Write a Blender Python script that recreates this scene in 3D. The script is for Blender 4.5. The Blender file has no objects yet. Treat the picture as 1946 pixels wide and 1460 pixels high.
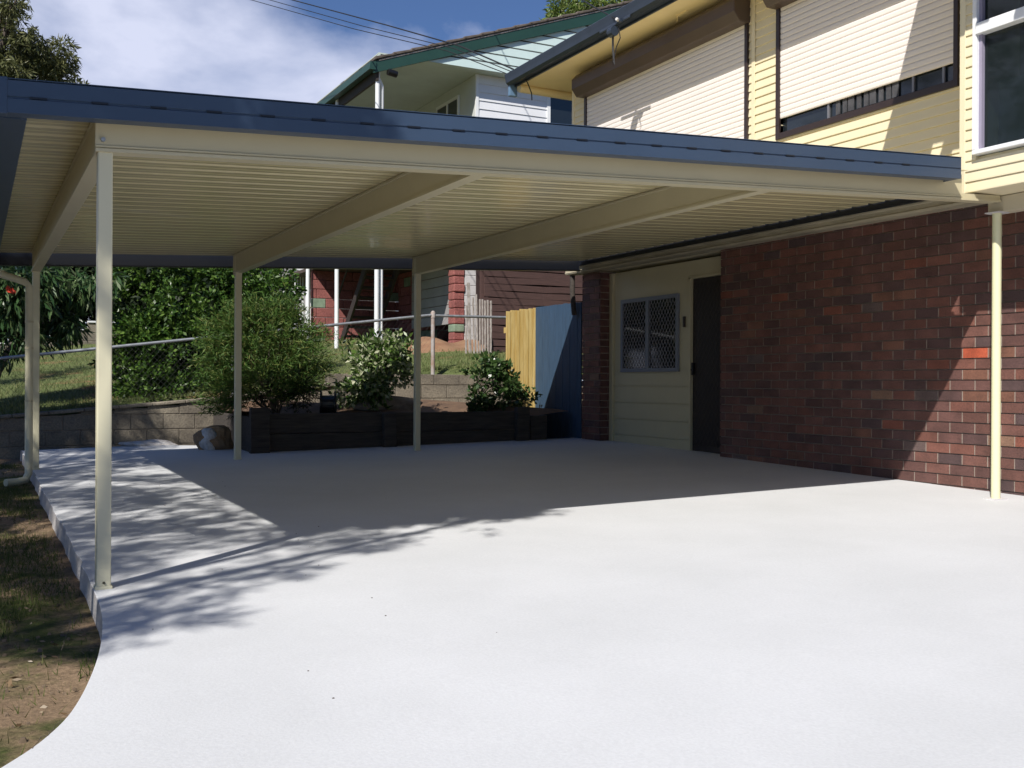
import bpy, bmesh, math, random
import numpy as np
from mathutils import Vector, Matrix
random.seed(7); rng = np.random.default_rng(7)
S = bpy.context.scene; COL = S.collection

# ------------------------------------------------------------ camera
FP = 1993.76; YAW, PIT, ROL = .4748, -.0009, .0046
def _rot():
    c, s = math.cos(YAW), math.sin(YAW); Rz = np.array([[c, -s, 0], [s, c, 0], [0, 0, 1]])
    c, s = math.cos(PIT), math.sin(PIT); Rp = np.array([[1, 0, 0], [0, c, s], [0, -s, c]])
    c, s = math.cos(ROL), math.sin(ROL); Rr = np.array([[c, 0, s], [0, 1, 0], [-s, 0, c]])
    return Rr @ Rp @ Rz
RM = _rot()
cam = bpy.data.cameras.new('camera'); co = bpy.data.objects.new('camera', cam); COL.objects.link(co)
cam.sensor_width = 36; cam.lens = FP / 1946 * 36; cam.clip_end = 2000; cam.clip_start = .05
m = Matrix.Identity(4)
for i in range(3):
    m[i][0] = RM[0][i]; m[i][1] = RM[2][i]; m[i][2] = -RM[1][i]
co.matrix_world = m; S.camera = co
# the eye is the origin; the slab lies about a metre below it
GA, GB, GC = -1.081, .0209, .0176
def G(x, y): return GA + GB * x + GC * y
def ray(px, py): return RM.T @ np.array([(px - 973) / FP, 1, -(py - 730) / FP])
def onX(px, py, X): d = ray(px, py); return d * X / d[0]
def onY(px, py, Y): d = ray(px, py); return d * Y / d[1]
def onG(px, py, o=0): d = ray(px, py); return d * (GA + o) / (d[2] - GB * d[0] - GC * d[1])

# ------------------------------------------------------------ light
L = Vector((.80, .655, -1.02)).normalized()          # the way sunlight travels
sl = bpy.data.lights.new('sun', 'SUN'); so = bpy.data.objects.new('sun', sl); COL.objects.link(so)
sl.energy = 5.0; sl.angle = math.radians(.55); sl.color = (1, .955, .88)
so.rotation_euler = L.to_track_quat('-Z', 'Y').to_euler(); so.location = (-8, -6, 12)
w = bpy.data.worlds.new('World'); S.world = w; w.use_nodes = True
wn, wl = w.node_tree.nodes, w.node_tree.links; wn.clear()
sky = wn.new('ShaderNodeTexSky'); sky.sky_type = 'NISHITA'; sky.sun_disc = False
sky.sun_elevation = math.asin(-L.z); sky.sun_rotation = math.atan2(-L.x, -L.y); sky.altitude = 50
sky.ozone_density = 2.6; sky.dust_density = .3; sky.air_density = 1.1
bg = wn.new('ShaderNodeBackground'); bg.inputs[1].default_value = .052
tint = wn.new('ShaderNodeVectorMath'); tint.operation = 'MULTIPLY'; tint.inputs[1].default_value = (.66, .90, 1.32)
wl.new(sky.outputs[0], tint.inputs[0]); wl.new(tint.outputs[0], bg.inputs[0])
tc = wn.new('ShaderNodeTexCoord'); mp = wn.new('ShaderNodeMapping'); mp.inputs['Scale'].default_value = (1, 1, 2.0)
mp.inputs['Location'].default_value = (.35, .15, .1)
n1 = wn.new('ShaderNodeTexNoise'); n1.inputs['Scale'].default_value = 3.1; n1.inputs['Detail'].default_value = 9
n1.inputs['Roughness'].default_value = .52; n1.inputs['Distortion'].default_value = .25
cr = wn.new('ShaderNodeValToRGB'); cr.color_ramp.elements[0].position = .40; cr.color_ramp.elements[1].position = .60
cr.color_ramp.elements[0].color = (.03, .03, .03, 1); cr.color_ramp.elements[1].color = (.95, .95, .95, 1)
cb = wn.new('ShaderNodeBackground'); cb.inputs[0].default_value = (.70, .74, .92, 1); cb.inputs[1].default_value = .88
mx = wn.new('ShaderNodeMixShader'); wo = wn.new('ShaderNodeOutputWorld')
wl.new(tc.outputs['Generated'], mp.inputs[0]); wl.new(mp.outputs[0], n1.inputs[0]); wl.new(n1.outputs[0], cr.inputs[0])
sp_ = wn.new('ShaderNodeSeparateXYZ'); wl.new(tc.outputs['Generated'], sp_.inputs[0])
my = wn.new('ShaderNodeMapRange'); my.inputs[1].default_value = .1; my.inputs[2].default_value = .6; wl.new(sp_.outputs[1], my.inputs[0])
mz = wn.new('ShaderNodeMapRange'); mz.inputs[1].default_value = .75; mz.inputs[2].default_value = .45; wl.new(sp_.outputs[2], mz.inputs[0])
m1 = wn.new('ShaderNodeMath'); m1.operation = 'MULTIPLY'; wl.new(my.outputs[0], m1.inputs[0]); wl.new(mz.outputs[0], m1.inputs[1])
m2_ = wn.new('ShaderNodeMath'); m2_.operation = 'MULTIPLY'; wl.new(m1.outputs[0], m2_.inputs[0]); wl.new(cr.outputs[0], m2_.inputs[1])
wl.new(m2_.outputs[0], mx.inputs[0]); wl.new(bg.outputs[0], mx.inputs[1]); wl.new(cb.outputs[0], mx.inputs[2]); wl.new(mx.outputs[0], wo.inputs[0])
S.view_settings.view_transform = 'Standard'; S.view_settings.look = 'None'
S.view_settings.exposure = 0.25; S.view_settings.gamma = 1
S.cycles.max_bounces = 8; S.cycles.transparent_max_bounces = 12

# ------------------------------------------------------------ materials
def nm(name):
    mt = bpy.data.materials.new(name); mt.use_nodes = True
    return mt, mt.node_tree.nodes, mt.node_tree.links, mt.node_tree.nodes['Principled BSDF']
def mat(name, col, rough=.6, var=.12, scale=6, bump=0, bscale=60, metal=0, spec=.5, col2=None, stretch=(1, 1, 1), coat=0, fine=0):
    """base colour varied by two noises between col and col2, optional bump"""
    mt, N, K, b = nm(name)
    c2 = col2 or tuple(max(0, c * (1 - var * 2)) for c in col)
    tcn = N.new('ShaderNodeTexCoord'); mpn = N.new('ShaderNodeMapping'); mpn.inputs['Scale'].default_value = stretch
    K.new(tcn.outputs['Object'], mpn.inputs[0])
    n = N.new('ShaderNodeTexNoise'); n.inputs['Scale'].default_value = scale; n.inputs['Detail'].default_value = 7; n.inputs['Roughness'].default_value = .62
    K.new(mpn.outputs[0], n.inputs[0])
    r = N.new('ShaderNodeValToRGB'); r.color_ramp.elements[0].position = .3; r.color_ramp.elements[1].position = .7
    r.color_ramp.elements[0].color = (*c2, 1); r.color_ramp.elements[1].color = (*col, 1)
    K.new(n.outputs[0], r.inputs[0]); out = r.outputs[0]
    if fine:
        n3 = N.new('ShaderNodeTexNoise'); n3.inputs['Scale'].default_value = bscale; n3.inputs['Detail'].default_value = 3
        K.new(tcn.outputs['Object'], n3.inputs[0])
        mr = N.new('ShaderNodeMapRange'); mr.inputs[1].default_value = .3; mr.inputs[2].default_value = .7; mr.inputs[3].default_value = 1 - fine; mr.inputs[4].default_value = 1 + fine
        K.new(n3.outputs[0], mr.inputs[0])
        mm = N.new('ShaderNodeVectorMath'); mm.operation = 'SCALE'; K.new(out, mm.inputs[0]); K.new(mr.outputs[0], mm.inputs['Scale']); out = mm.outputs[0]
    K.new(out, b.inputs['Base Color'])
    b.inputs['Roughness'].default_value = rough; b.inputs['Metallic'].default_value = metal; b.inputs['Specular IOR Level'].default_value = spec
    if coat: b.inputs['Coat Weight'].default_value = coat
    if bump:
        n2 = N.new('ShaderNodeTexNoise'); n2.inputs['Scale'].default_value = bscale; n2.inputs['Detail'].default_value = 5
        K.new(mpn.outputs[0], n2.inputs[0]); bp = N.new('ShaderNodeBump'); bp.inputs['Strength'].default_value = bump; bp.inputs['Distance'].default_value = .01
        K.new(n2.outputs[0], bp.inputs['Height']); K.new(bp.outputs[0], b.inputs['Normal'])
    return mt
def leafmat(name, c1, c2, c3=None, rough=.45, trans=.25, spec=.4):
    """each leaf (mesh island) takes its own colour"""
    mt, N, K, b = nm(name)
    g = N.new('ShaderNodeNewGeometry'); r = N.new('ShaderNodeValToRGB')
    r.color_ramp.elements[0].color = (*c1, 1); r.color_ramp.elements[1].color = (*(c3 or c2), 1)
    e = r.color_ramp.elements.new(.55); e.color = (*c2, 1)
    K.new(g.outputs['Random Per Island'], r.inputs[0]); K.new(r.outputs[0], b.inputs['Base Color'])
    b.inputs['Roughness'].default_value = rough; b.inputs['Specular IOR Level'].default_value = spec
    t = N.new('ShaderNodeBsdfTranslucent'); K.new(r.outputs[0], t.inputs[0])
    m_ = N.new('ShaderNodeMixShader'); m_.inputs[0].default_value = trans
    K.new(b.outputs[0], m_.inputs[1]); K.new(t.outputs[0], m_.inputs[2])
    K.new(m_.outputs[0], N['Material Output'].inputs[0]); return mt
CREAM = mat('cream_paint', (.56, .50, .33), .42, .03, 3, .02, 200, spec=.5)
CREAMP = mat('cream_post_paint', (.66, .62, .44), .4, .03, 3, .02, 200)
SIDE = mat('cream_vinyl', (.79, .70, .48), .5, .03, 2.5, .03, 120)
SHEET = mat('ceiling_sheet', (.62, .54, .31), .27, .05, 1.2, 0, spec=.55, coat=.15)
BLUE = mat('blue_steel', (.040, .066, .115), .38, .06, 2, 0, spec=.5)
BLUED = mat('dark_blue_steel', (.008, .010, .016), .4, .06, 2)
NAVY = mat('navy_gutter', (.030, .042, .065), .35, .15, 5, .03, 60)
SOFF = mat('soffit_paint', (.80, .66, .38), .6, .06, 1.5, .02, 60)
BROWN = mat('brown_metal', (.085, .06, .05), .45, .08, 3)
DARKB = mat('dark_brown_frame', (.035, .022, .02), .45, .08, 3)
SLAT = mat('shutter_slat', (.82, .76, .72), .5, .02, 2)
CONC = mat('concrete', (.605, .615, .635), .75, .05, .9, .12, 90, col2=(.54, .55, .565), fine=.045)
CONCE = mat('concrete_edge', (.48, .46, .45), .85, .15, 9, .3, 60)
MORT = mat('mortar', (.36, .30, .25), .9, .15, 20, .2, 200)
SOIL = mat('soil', (.16, .095, .055), .95, .3, 4, .5, 40, col2=(.075, .045, .03))
WHITE = mat('white_paint', (.80, .81, .82), .4, .03, 4, .02, 90)
WHITEW = mat('white_boards', (.76, .77, .80), .5, .04, 3, .03, 90)
GREEN = mat('green_fascia', (.020, .062, .048), .45, .08, 4)
MINT = mat('pale_mint_boards', (.62, .76, .74), .5, .04, 3)
CEILG = mat('verandah_ceiling', (.55, .62, .56), .7, .1, 1)
TILE = mat('roof_tile', (.15, .12, .10), .85, .3, 6, .4, 40)
GLASS = mat('dark_glass', (.015, .02, .024), .06, .1, 2, 0, spec=.9)
TIMB = mat('old_timber', (.075, .062, .052), .9, .3, 6, .5, 30, stretch=(.6, 6, 6))
STEEL = mat('galvanised', (.42, .44, .46), .45, .18, 12, .1, 60, metal=.55)
RUST = mat('rusty_pipe', (.40, .40, .40), .7, .4, 7, .2, 60, col2=(.27, .16, .10))
BLOCK = mat('concrete_block', (.27, .235, .18), .95, .3, 1.7, .6, 45, col2=(.10, .085, .07), fine=.25)
REDB = mat('red_wall', (.33, .115, .10), .9, .25, 3.5, .4, 40, col2=(.20, .065, .06), fine=.3)
GREENB = mat('green_wall_block', (.26, .34, .24), .9, .2, 6, .2, 40)
GREYW = mat('grey_boards', (.36, .34, .34), .7, .1, 3)
GREYBL = mat('pale_grey_block', (.62, .60, .60), .85, .08, 6, .2, 50)
SLATF = mat('brown_slats', (.095, .050, .044), .7, .2, 4, .2, 30, stretch=(1, 4, 12))
YELL = mat('yellow_paling', (.60, .46, .19), .85, .25, 3, .5, 26, col2=(.46, .29, .07), stretch=(9, 9, 1))
BLUEF = mat('blue_paling', (.036, .080, .145), .75, .15, 4, .2, 30, stretch=(6, 6, 1))
WEATH = mat('weathered_timber', (.55, .50, .47), .9, .35, 8, .4, 40, col2=(.16, .13, .11), stretch=(5, 5, 1.2))
BLACKP = mat('black_plastic', (.012, .012, .014), .3, .1, 5)
WIRE = mat('wire', (.012, .012, .014), .6, .1, 5)
BARK = mat('bark', (.16, .125, .10), .9, .35, 8, .6, 30, stretch=(3, 3, .8))
ROCKM = mat('rock', (.46, .30, .17), .95, .35, 3.5, .6, 16, col2=(.20, .12, .07))
WPAINT = mat('spilt_white', (.74, .72, .70), .9, .2, 9, .5, 30, col2=(.34, .30, .27))
ORANGE = mat('orange_brick', (.42, .17, .08), .9, .2, 3, .2, 40)
BLIND = mat('blind', (.20, .24, .23), .8, .06, 2)
def brickmat(name, base, dark):
    mt, N, K, b = nm(name)
    a = N.new('ShaderNodeAttribute'); a.attribute_name = 'bc'
    t = N.new('ShaderNodeTexCoord'); n = N.new('ShaderNodeTexNoise'); n.inputs['Scale'].default_value = 70; n.inputs['Detail'].default_value = 4
    n4 = N.new('ShaderNodeTexNoise'); n4.inputs['Scale'].default_value = 7; n4.inputs['Detail'].default_value = 3
    K.new(t.outputs['Object'], n.inputs[0]); K.new(t.outputs['Object'], n4.inputs[0])
    ad = N.new('ShaderNodeMath'); ad.operation = 'ADD'; K.new(n.outputs[0], ad.inputs[0]); K.new(n4.outputs[0], ad.inputs[1])
    mr = N.new('ShaderNodeMapRange'); mr.inputs[1].default_value = .65; mr.inputs[2].default_value = 1.35; mr.inputs[3].default_value = .62; mr.inputs[4].default_value = 1.4
    K.new(ad.outputs[0], mr.inputs[0]); s = N.new('ShaderNodeVectorMath'); s.operation = 'SCALE'
    K.new(a.outputs['Color'], s.inputs[0]); K.new(mr.outputs[0], s.inputs['Scale']); K.new(s.outputs[0], b.inputs['Base Color'])
    bp = N.new('ShaderNodeBump'); bp.inputs['Strength'].default_value = .35; bp.inputs['Distance'].default_value = .004
    K.new(n.outputs[0], bp.inputs['Height']); K.new(bp.outputs[0], b.inputs['Normal']); b.inputs['Roughness'].default_value = .75
    return mt
BRICK = brickmat('brick', 0, 0)

def lawnmat(name, g1, g2, soil, thr=.5, scale=1.3):
    mt, N, K, b = nm(name)
    t = N.new('ShaderNodeTexCoord')
    a = N.new('ShaderNodeTexNoise'); a.inputs['Scale'].default_value = scale; a.inputs['Detail'].default_value = 8; a.inputs['Roughness'].default_value = .65
    f = N.new('ShaderNodeTexNoise'); f.inputs['Scale'].default_value = 45; f.inputs['Detail'].default_value = 6; f.inputs['Roughness'].default_value = .8
    K.new(t.outputs['Object'], a.inputs[0]); K.new(t.outputs['Object'], f.inputs[0])
    r1 = N.new('ShaderNodeValToRGB'); r1.color_ramp.elements[0].color = (*g1, 1); r1.color_ramp.elements[1].color = (*g2, 1)
    r1.color_ramp.elements[0].position = .35; r1.color_ramp.elements[1].position = .65; K.new(f.outputs[0], r1.inputs[0])
    r2 = N.new('ShaderNodeValToRGB'); r2.color_ramp.elements[0].color = (*[c * .55 for c in soil], 1); r2.color_ramp.elements[1].color = (*[min(1, c * 1.5) for c in soil], 1)
    r2.color_ramp.elements[0].position = .32; r2.color_ramp.elements[1].position = .68; K.new(f.outputs[0], r2.inputs[0])
    th = N.new('ShaderNodeMapRange'); th.inputs[1].default_value = thr - .06; th.inputs[2].default_value = thr + .06; K.new(a.outputs[0], th.inputs[0])
    mxn = N.new('ShaderNodeMix'); mxn.data_type = 'RGBA'; K.new(th.outputs[0], mxn.inputs[0]); K.new(r2.outputs[0], mxn.inputs[6]); K.new(r1.outputs[0], mxn.inputs[7])
    K.new(mxn.outputs[2], b.inputs['Base Color']); b.inputs['Roughness'].default_value = .95; b.inputs['Specular IOR Level'].default_value = .15
    bp = N.new('ShaderNodeBump'); bp.inputs['Strength'].default_value = .8; bp.inputs['Distance'].default_value = .02
    K.new(f.outputs[0], bp.inputs['Height']); K.new(bp.outputs[0], b.inputs['Normal']); return mt
LAWN = lawnmat('front_lawn', (.035, .05, .014), (.10, .12, .035), (.27, .19, .12), .53)
YARD = lawnmat('yard_grass', (.08, .105, .035), (.17, .20, .08), (.27, .15, .08), .40, .9)

# ------------------------------------------------------------ mesh helpers
class MB:
    def __init__(s): s.v, s.f, s.mi = [], [], []
    def hexa(s, p, mi=0):
        """p: 4 bottom (ccw from above) then 4 top corners"""
        n = len(s.v); s.v += [tuple(q) for q in p]
        s.f += [tuple(n + i for i in q) for q in ((3, 2, 1, 0), (4, 5, 6, 7), (0, 1, 5, 4), (1, 2, 6, 5), (2, 3, 7, 6), (3, 0, 4, 7))]
        s.mi += [mi] * 6; return s
    def box(s, x0, x1, y0, y1, z0, z1, mi=0, sx=0, sy=0):
        """sx, sy: rise of z per metre of x / y"""
        f = lambda x, y, z: (x, y, z + sx * x + sy * y)
        return s.hexa([f(x0, y0, z0), f(x1, y0, z0), f(x1, y1, z0), f(x0, y1, z0), f(x0, y0, z1), f(x1, y0, z1), f(x1, y1, z1), f(x0, y1, z1)], mi)
    def prism(s, poly, a, b, mi=0, caps=True):
        """poly of 3d points, extruded from offset a to offset b (vectors)"""
        n = len(s.v); k = len(poly); a = Vector(a); b = Vector(b)
        s.v += [tuple(Vector(p) + a) for p in poly] + [tuple(Vector(p) + b) for p in poly]
        for i in range(k): s.f.append((n + i, n + (i + 1) % k, n + k + (i + 1) % k, n + k + i)); s.mi.append(mi)
        if caps: s.f += [tuple(n + i for i in reversed(range(k))), tuple(n + k + i for i in range(k))]; s.mi += [mi] * 2
        return s
    def tube(s, pts, r, seg=10, mi=0, cap=True):
        pts = [Vector(p) for p in pts]; R = r if isinstance(r, (list, tuple)) else [r] * len(pts); n0 = len(s.v)
        up = None
        for i, p in enumerate(pts):
            d = (pts[min(i + 1, len(pts) - 1)] - pts[max(i - 1, 0)]).normalized()
            if up is None: up = Vector((0, 0, 1)) if abs(d.z) < .9 else Vector((1, 0, 0))
            a = d.cross(up).normalized(); up = a.cross(d).normalized()
            for j in range(seg):
                t = 2 * math.pi * j / seg; s.v.append(tuple(p + (a * math.cos(t) + up * math.sin(t)) * R[i]))
        for i in range(len(pts) - 1):
            for j in range(seg):
                a0 = n0 + i * seg + j; a1 = n0 + i * seg + (j + 1) % seg
                s.f.append((a0, a0 + seg, a1 + seg, a1)); s.mi.append(mi)
        if cap:
            c0 = len(s.v); s.v += s.v[n0:n0 + seg]; c1 = len(s.v); e = n0 + (len(pts) - 1) * seg; s.v += s.v[e:e + seg]
            s.f += [tuple(c0 + j for j in range(seg)), tuple(c1 + j for j in reversed(range(seg)))]; s.mi += [mi] * 2
        return s
    def build(s, name, mats, parent=None, bevel=0, smooth=False):
        me = bpy.data.meshes.new(name); me.from_pydata(s.v, [], s.f)
        for m_ in (mats if isinstance(mats, (list, tuple)) else [mats]): me.materials.append(m_)
        me.polygons.foreach_set('material_index', s.mi)
        bm = bmesh.new(); bm.from_mesh(me); bmesh.ops.recalc_face_normals(bm, faces=bm.faces); bm.to_mesh(me); bm.free()
        if smooth: me.polygons.foreach_set('use_smooth', [True] * len(me.polygons))
        return link(name, me, parent, bevel)
def link(name, me, parent=None, bevel=0):
    o = bpy.data.objects.new(name, me); COL.objects.link(o)
    if parent is not None:
        o.parent = parent; o.matrix_parent_inverse = WM[parent.name].inverted()
    WM[o.name] = Matrix.Identity(4)
    if bevel:
        b = o.modifiers.new('bevel', 'BEVEL'); b.width = bevel; b.segments = 2; b.limit_method = 'ANGLE'; b.angle_limit = .7
        b.harden_normals = False
    return o
WM = {}
def thing(name, label, cat, loc=(0, 0, 0), group=None):
    o = bpy.data.objects.new(name, None); COL.objects.link(o); o.location = loc; o.empty_display_size = .2
    WM[o.name] = Matrix.Translation(loc); return tag(o, label, cat, group)
def tag(o, label=None, cat=None, group=None, kind=None):
    if label: o['label'] = label
    if cat: o['category'] = cat
    if group: o['group'] = group
    if kind: o['kind'] = kind
    return o
def struct(o, kind='structure'): o['kind'] = kind; return o

# ------------------------------------------------------------ leaves
def leaves(P, D, ln, wd, mats, name, parent, bend=.25, twist=1.0):
    """P: (n,3) leaf bases, D: (n,3) directions; diamond leaves folded along the rib"""
    n = len(P); D = D / (np.linalg.norm(D, axis=1)[:, None] + 1e-9)
    r = rng.normal(size=(n, 3)) * twist + np.array([0, 0, .6]); W = np.cross(D, r); W /= (np.linalg.norm(W, axis=1)[:, None] + 1e-9)
    Nn = np.cross(W, D)
    l = (ln * rng.uniform(.6, 1.25, n))[:, None]; w_ = (wd * rng.uniform(.7, 1.2, n))[:, None]
    V = np.empty((n, 4, 3)); V[:, 0] = P; V[:, 1] = P + D * l * .5 + W * w_ * .5 - Nn * l * bend * .2
    V[:, 2] = P + D * l - Nn * l * bend; V[:, 3] = P + D * l * .5 - W * w_ * .5 - Nn * l * bend * .2
    me = bpy.data.meshes.new(name); me.vertices.add(4 * n); me.vertices.foreach_set('co', V.reshape(-1))
    me.loops.add(4 * n); me.loops.foreach_set('vertex_index', np.arange(4 * n, dtype=np.int32))
    me.polygons.add(n); me.polygons.foreach_set('loop_start', np.arange(0, 4 * n, 4, dtype=np.int32)); me.polygons.foreach_set('loop_total', np.full(n, 4, dtype=np.int32))
    me.update(calc_edges=True)
    for m_ in mats if isinstance(mats, list) else [mats]: me.materials.append(m_)
    if isinstance(mats, list): me.polygons.foreach_set('material_index', rng.integers(0, len(mats), n).astype(np.int32))
    return link(name, me, parent)
def ball(n, shell=.5):
    d = rng.normal(size=(n, 3)); d /= np.linalg.norm(d, axis=1)[:, None]
    return d * (shell + (1 - shell) * rng.random(n) ** .6)[:, None]
def clump_pts(clumps, per, sub=9, subr=.28):
    """clumps: (x,y,z,rx,ry,rz); leaves gather in tufts inside each"""
    P, D = [], []
    for (x, y, z, rx, ry, rz) in clumps:
        k = max(3, int(per / sub)); c = ball(k, .35) * [rx, ry, rz]
        o = np.repeat(c, sub, 0) + ball(k * sub, .1) * [rx * subr, ry * subr, rz * subr]
        P.append(o + [x, y, z]); D.append(o / [rx, ry, rz] + rng.normal(size=o.shape) * .6)
    return np.concatenate(P), np.concatenate(D)
def branches(base, tips, r0, name, m_, parent, wob=.12):
    mb = MB(); base = Vector(base)
    for t in tips:
        t = Vector(t); pts = [base]
        k = 6
        for i in range(1, k + 1):
            f = i / k; p = base.lerp(t, f) + Vector((random.uniform(-wob, wob), random.uniform(-wob, wob), 0)) * (1 - f) * (t - base).length * .5
            p.z = base.z + (t.z - base.z) * f ** .85; pts.append(p)
        mb.tube(pts, [r0 * (1 - .8 * i / k) for i in range(k + 1)], 7)
    return mb.build(name, m_, parent, smooth=True)

# ============================================================ SETTING
# ground base sheet
def grid(name, xs, ys, zf, m_):
    me = bpy.data.meshes.new(name); v = [(x, y, zf(x, y)) for y in ys for x in xs]; nx = len(xs)
    f = [(j * nx + i, j * nx + i + 1, (j + 1) * nx + i + 1, (j + 1) * nx + i) for j in range(len(ys) - 1) for i in range(nx - 1)]
    me.from_pydata(v, [], f); me.materials.append(m_); me.polygons.foreach_set('use_smooth', [True] * len(f)); return link(name, me)
def lz(x, y):      # front lawn height
    t = min(1, max(0, (y - 3.0) / 2.0)); edge = .02 + .10 * t
    h = G(min(x, .5), min(y, 13.5)) - edge
    h += .018 * math.sin(x * 5.1 + y * 2.3) * math.sin(y * 3.7) if x < .3 else 0
    return h - .03 * max(0, -x - 1.5) if x > -12 else h - .3
# one sheet to the horizon
struct(grid('ground', [-900, -200, -60, -20, 20, 60, 200, 900], [-900, -200, -40, 0, 14, 60, 200, 900], lambda x, y: -1.6, LAWN))
xs = sorted(set(list(np.linspace(-24, -3, 22)) + list(np.linspace(-3, .52, 48))))
xs = xs + [.60, 3, 7.6]
struct(grid('lawn', xs, list(np.linspace(-8, 0, 9)) + list(np.linspace(.5, 14.2, 110)), lambda x, y: lz(x, y) - (.16 if x > .55 else 0), LAWN))
# neighbour's sloping yard
def btop(x):
    if x < 3.0: return -.49 + .083 * x
    if x < 4.6: return -.24 + (x - 3) * .12
    return .12
def yz(x, y):
    z = -.46 + .105 * min(max(x, -6), 7.5) + .085 * max(0, y - 14.3) - .0012 * max(0, y - 14.3) ** 2 * (0 if y < 30 else 1)
    if y > 34: z = yz(x, 34)
    return z + .03 * math.sin(x * 1.7 + y) * math.sin(y * 1.3)
struct(grid('yard', list(np.linspace(-40, -8, 9)) + list(np.linspace(-7, 14, 64)) + [20, 30, 45], [14.31, 14.55] + list(np.linspace(14.8, 34, 60)) + [45, 70], lambda x, y: (btop(x) - .03 if y < 14.4 else yz(x, y)), YARD))
# soil bed between the timber wall and the block wall
struct(grid('garden_bed', list(np.linspace(2.86, 7.05, 30)), list(np.linspace(12.06, 14.15, 16)),
            lambda x, y: (-.42 + .05 * math.sin(x * 3 + y * 2) + .06 * (y - 12)), SOIL))
# slab
edge = [(.505, 13.75)]
y = 13.75
k = 0
while y > 5.35:                                   # slightly scalloped pour edge
    st = .42 + .14 * math.sin(k * 2.1); jig = .005 * math.sin(k * 1.7)
    edge += [(.520 + jig, y - st * .6), (.516 + jig + .010, y - st + .015), (.512 + jig, y - st)]; y -= st; k += 1
edge = [edge[0]]; _rr = random.Random(21); y = 13.75
while y > 5.75:
    st = _rr.uniform(.16, .62); j = _rr.uniform(-.009, .009); n_ = max(2, int(st / .12))
    for i in range(n_): edge.append((.516 + j + _rr.uniform(-.003, .003) + .006 * math.sin(i / n_ * 3.1), y - .02 - (st - .02) * i / n_))
    y -= st
_c = [(.512, 5.3), (.50, 4.93), (.47, 4.53), (.405, 4.06), (.304, 3.59), (.21, 3.32), (.07, 3.09), (-.25, 2.70), (-.8, 2.2), (-1.8, 1.55), (-3.5, .9)]
for i in range(1, len(_c) - 2):
    for j in range(6):
        t = j / 6; p = []
        for a in (0, 1):
            p0, p1, p2, p3 = (_c[i + d][a] for d in (-1, 0, 1, 2))
            p.append(.5 * (2 * p1 + (p2 - p0) * t + (2 * p0 - 5 * p1 + 4 * p2 - p3) * t * t + (3 * p1 - p0 - 3 * p2 + p3) * t ** 3))
        edge.append(tuple(p))
edge += [(-1.8, 1.55), (-3.5, .9), (-7, .3), (-7, -9), (7.3, -9), (7.3, 12.0), (6.6, 12.05), (2.9, 12.3), (2.6, 13.3), (2.0, 13.75)]
def slab():
    bm = bmesh.new(); top = [bm.verts.new((x, y, G(x, y))) for x, y in edge]; bot = [bm.verts.new((x - (.006 if x < .6 else 0), y, G(x, y) - .16)) for x, y in edge]
    n = len(edge); bm.faces.new(top)
    for i in range(n):
        f = bm.faces.new((top[i], bot[i], bot[(i + 1) % n], top[(i + 1) % n])); f.material_index = 1
    bmesh.ops.triangulate(bm, faces=[bm.faces[0]] if False else [f for f in bm.faces if len(f.verts) > 4])
    bmesh.ops.recalc_face_normals(bm, faces=bm.faces)
    me = bpy.data.meshes.new('driveway'); bm.to_mesh(me); bm.free(); me.materials.append(CONC); me.materials.append(CONCE)
    return link('driveway', me)
sl_ = struct(slab())
bv = sl_.modifiers.new('b', 'BEVEL'); bv.width = .012; bv.segments = 2; bv.limit_method = 'ANGLE'; bv.angle_limit = 1.2

# ============================================================ CARPORT
SX = .0449; X1, X2, X3, XW = .5503, 2.5216, 4.5824, 7.10; YF, YB = 5.287, 11.32; ZB = 1.0501
car = thing('carport', 'attached carport with cream ceiling sheets and posts under a blue steel fascia', 'carport', (X1, YF, G(X1, YF)))
ZR = ZB + .205                                    # underside of roof sheets at x = 0
XL, YL, XE = .10, 5.10, 6.93; YK = 11.62
def fasc(p, x0, x1, yy, side):
    """blue front fascia in section: folded lip, two faces with a crease"""
    z0 = 1.170
    prof = [(0, 0), (0, .062), (.006, .066), (.006, .070), (0, .074), (0, .143), (.03, .147), (.03, .135), (.012, .133), (.012, .006), (.09, .006), (.09, 0)]
    poly = [(x0, yy + side * a, z0 + b + SX * x0) for a, b in prof]
    return p.prism(poly, (0, 0, 0), (x1 - x0, 0, SX * (x1 - x0)))
fasc(MB(), XL, 6.15, YL, 1).build('front_fascia', BLUE, car)
x = .22                                            # row of tabs along the crease
while x < 5.6:
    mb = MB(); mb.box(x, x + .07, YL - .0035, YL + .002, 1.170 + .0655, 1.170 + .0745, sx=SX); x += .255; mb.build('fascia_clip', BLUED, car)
g = MB(); g.hexa([(XL, YL - .004, 1.318 + SX * XL), (6.15, YL - .004, 1.318 + SX * 6.15), (6.15, YL + .26, 1.290 + SX * 6.15), (XL, YL + .26, 1.290 + SX * XL), (XL, YL - .004, 1.321 + SX * XL), (6.15, YL - .004, 1.321 + SX * 6.15), (6.15, YL + .26, 1.293 + SX * 6.15), (XL, YL + .26, 1.293 + SX * XL)])
g.build('front_capping', BLUE, car)  # flashing added to stop sun leaking behind the fascia onto the beam
g = MB(); g.box(6.151, 6.155, YL + .004, YL + .26, 1.172, 1.317, sx=SX); g.build('fascia_return', BLUE, car)  # hidden end plate added to block sun leaking past the fascia end
g = MB()                                           # left gutter
prof = [(XL, 0), (XL, .142), (XL + .012, .150), (XL + .02, .142), (XL + .004, .012), (XL + .004, .008), (XL + .106, .008), (XL + .106, .12), (XL + .112, .12), (XL + .112, 0)]
zg = 1.170 + SX * XL
g.prism([(a, 0, zg - .002 + b) for a, b in prof], (0, YL + .1, 0), (0, YK - .01, 0)); g.build('side_gutter', BLUE, car)
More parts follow.
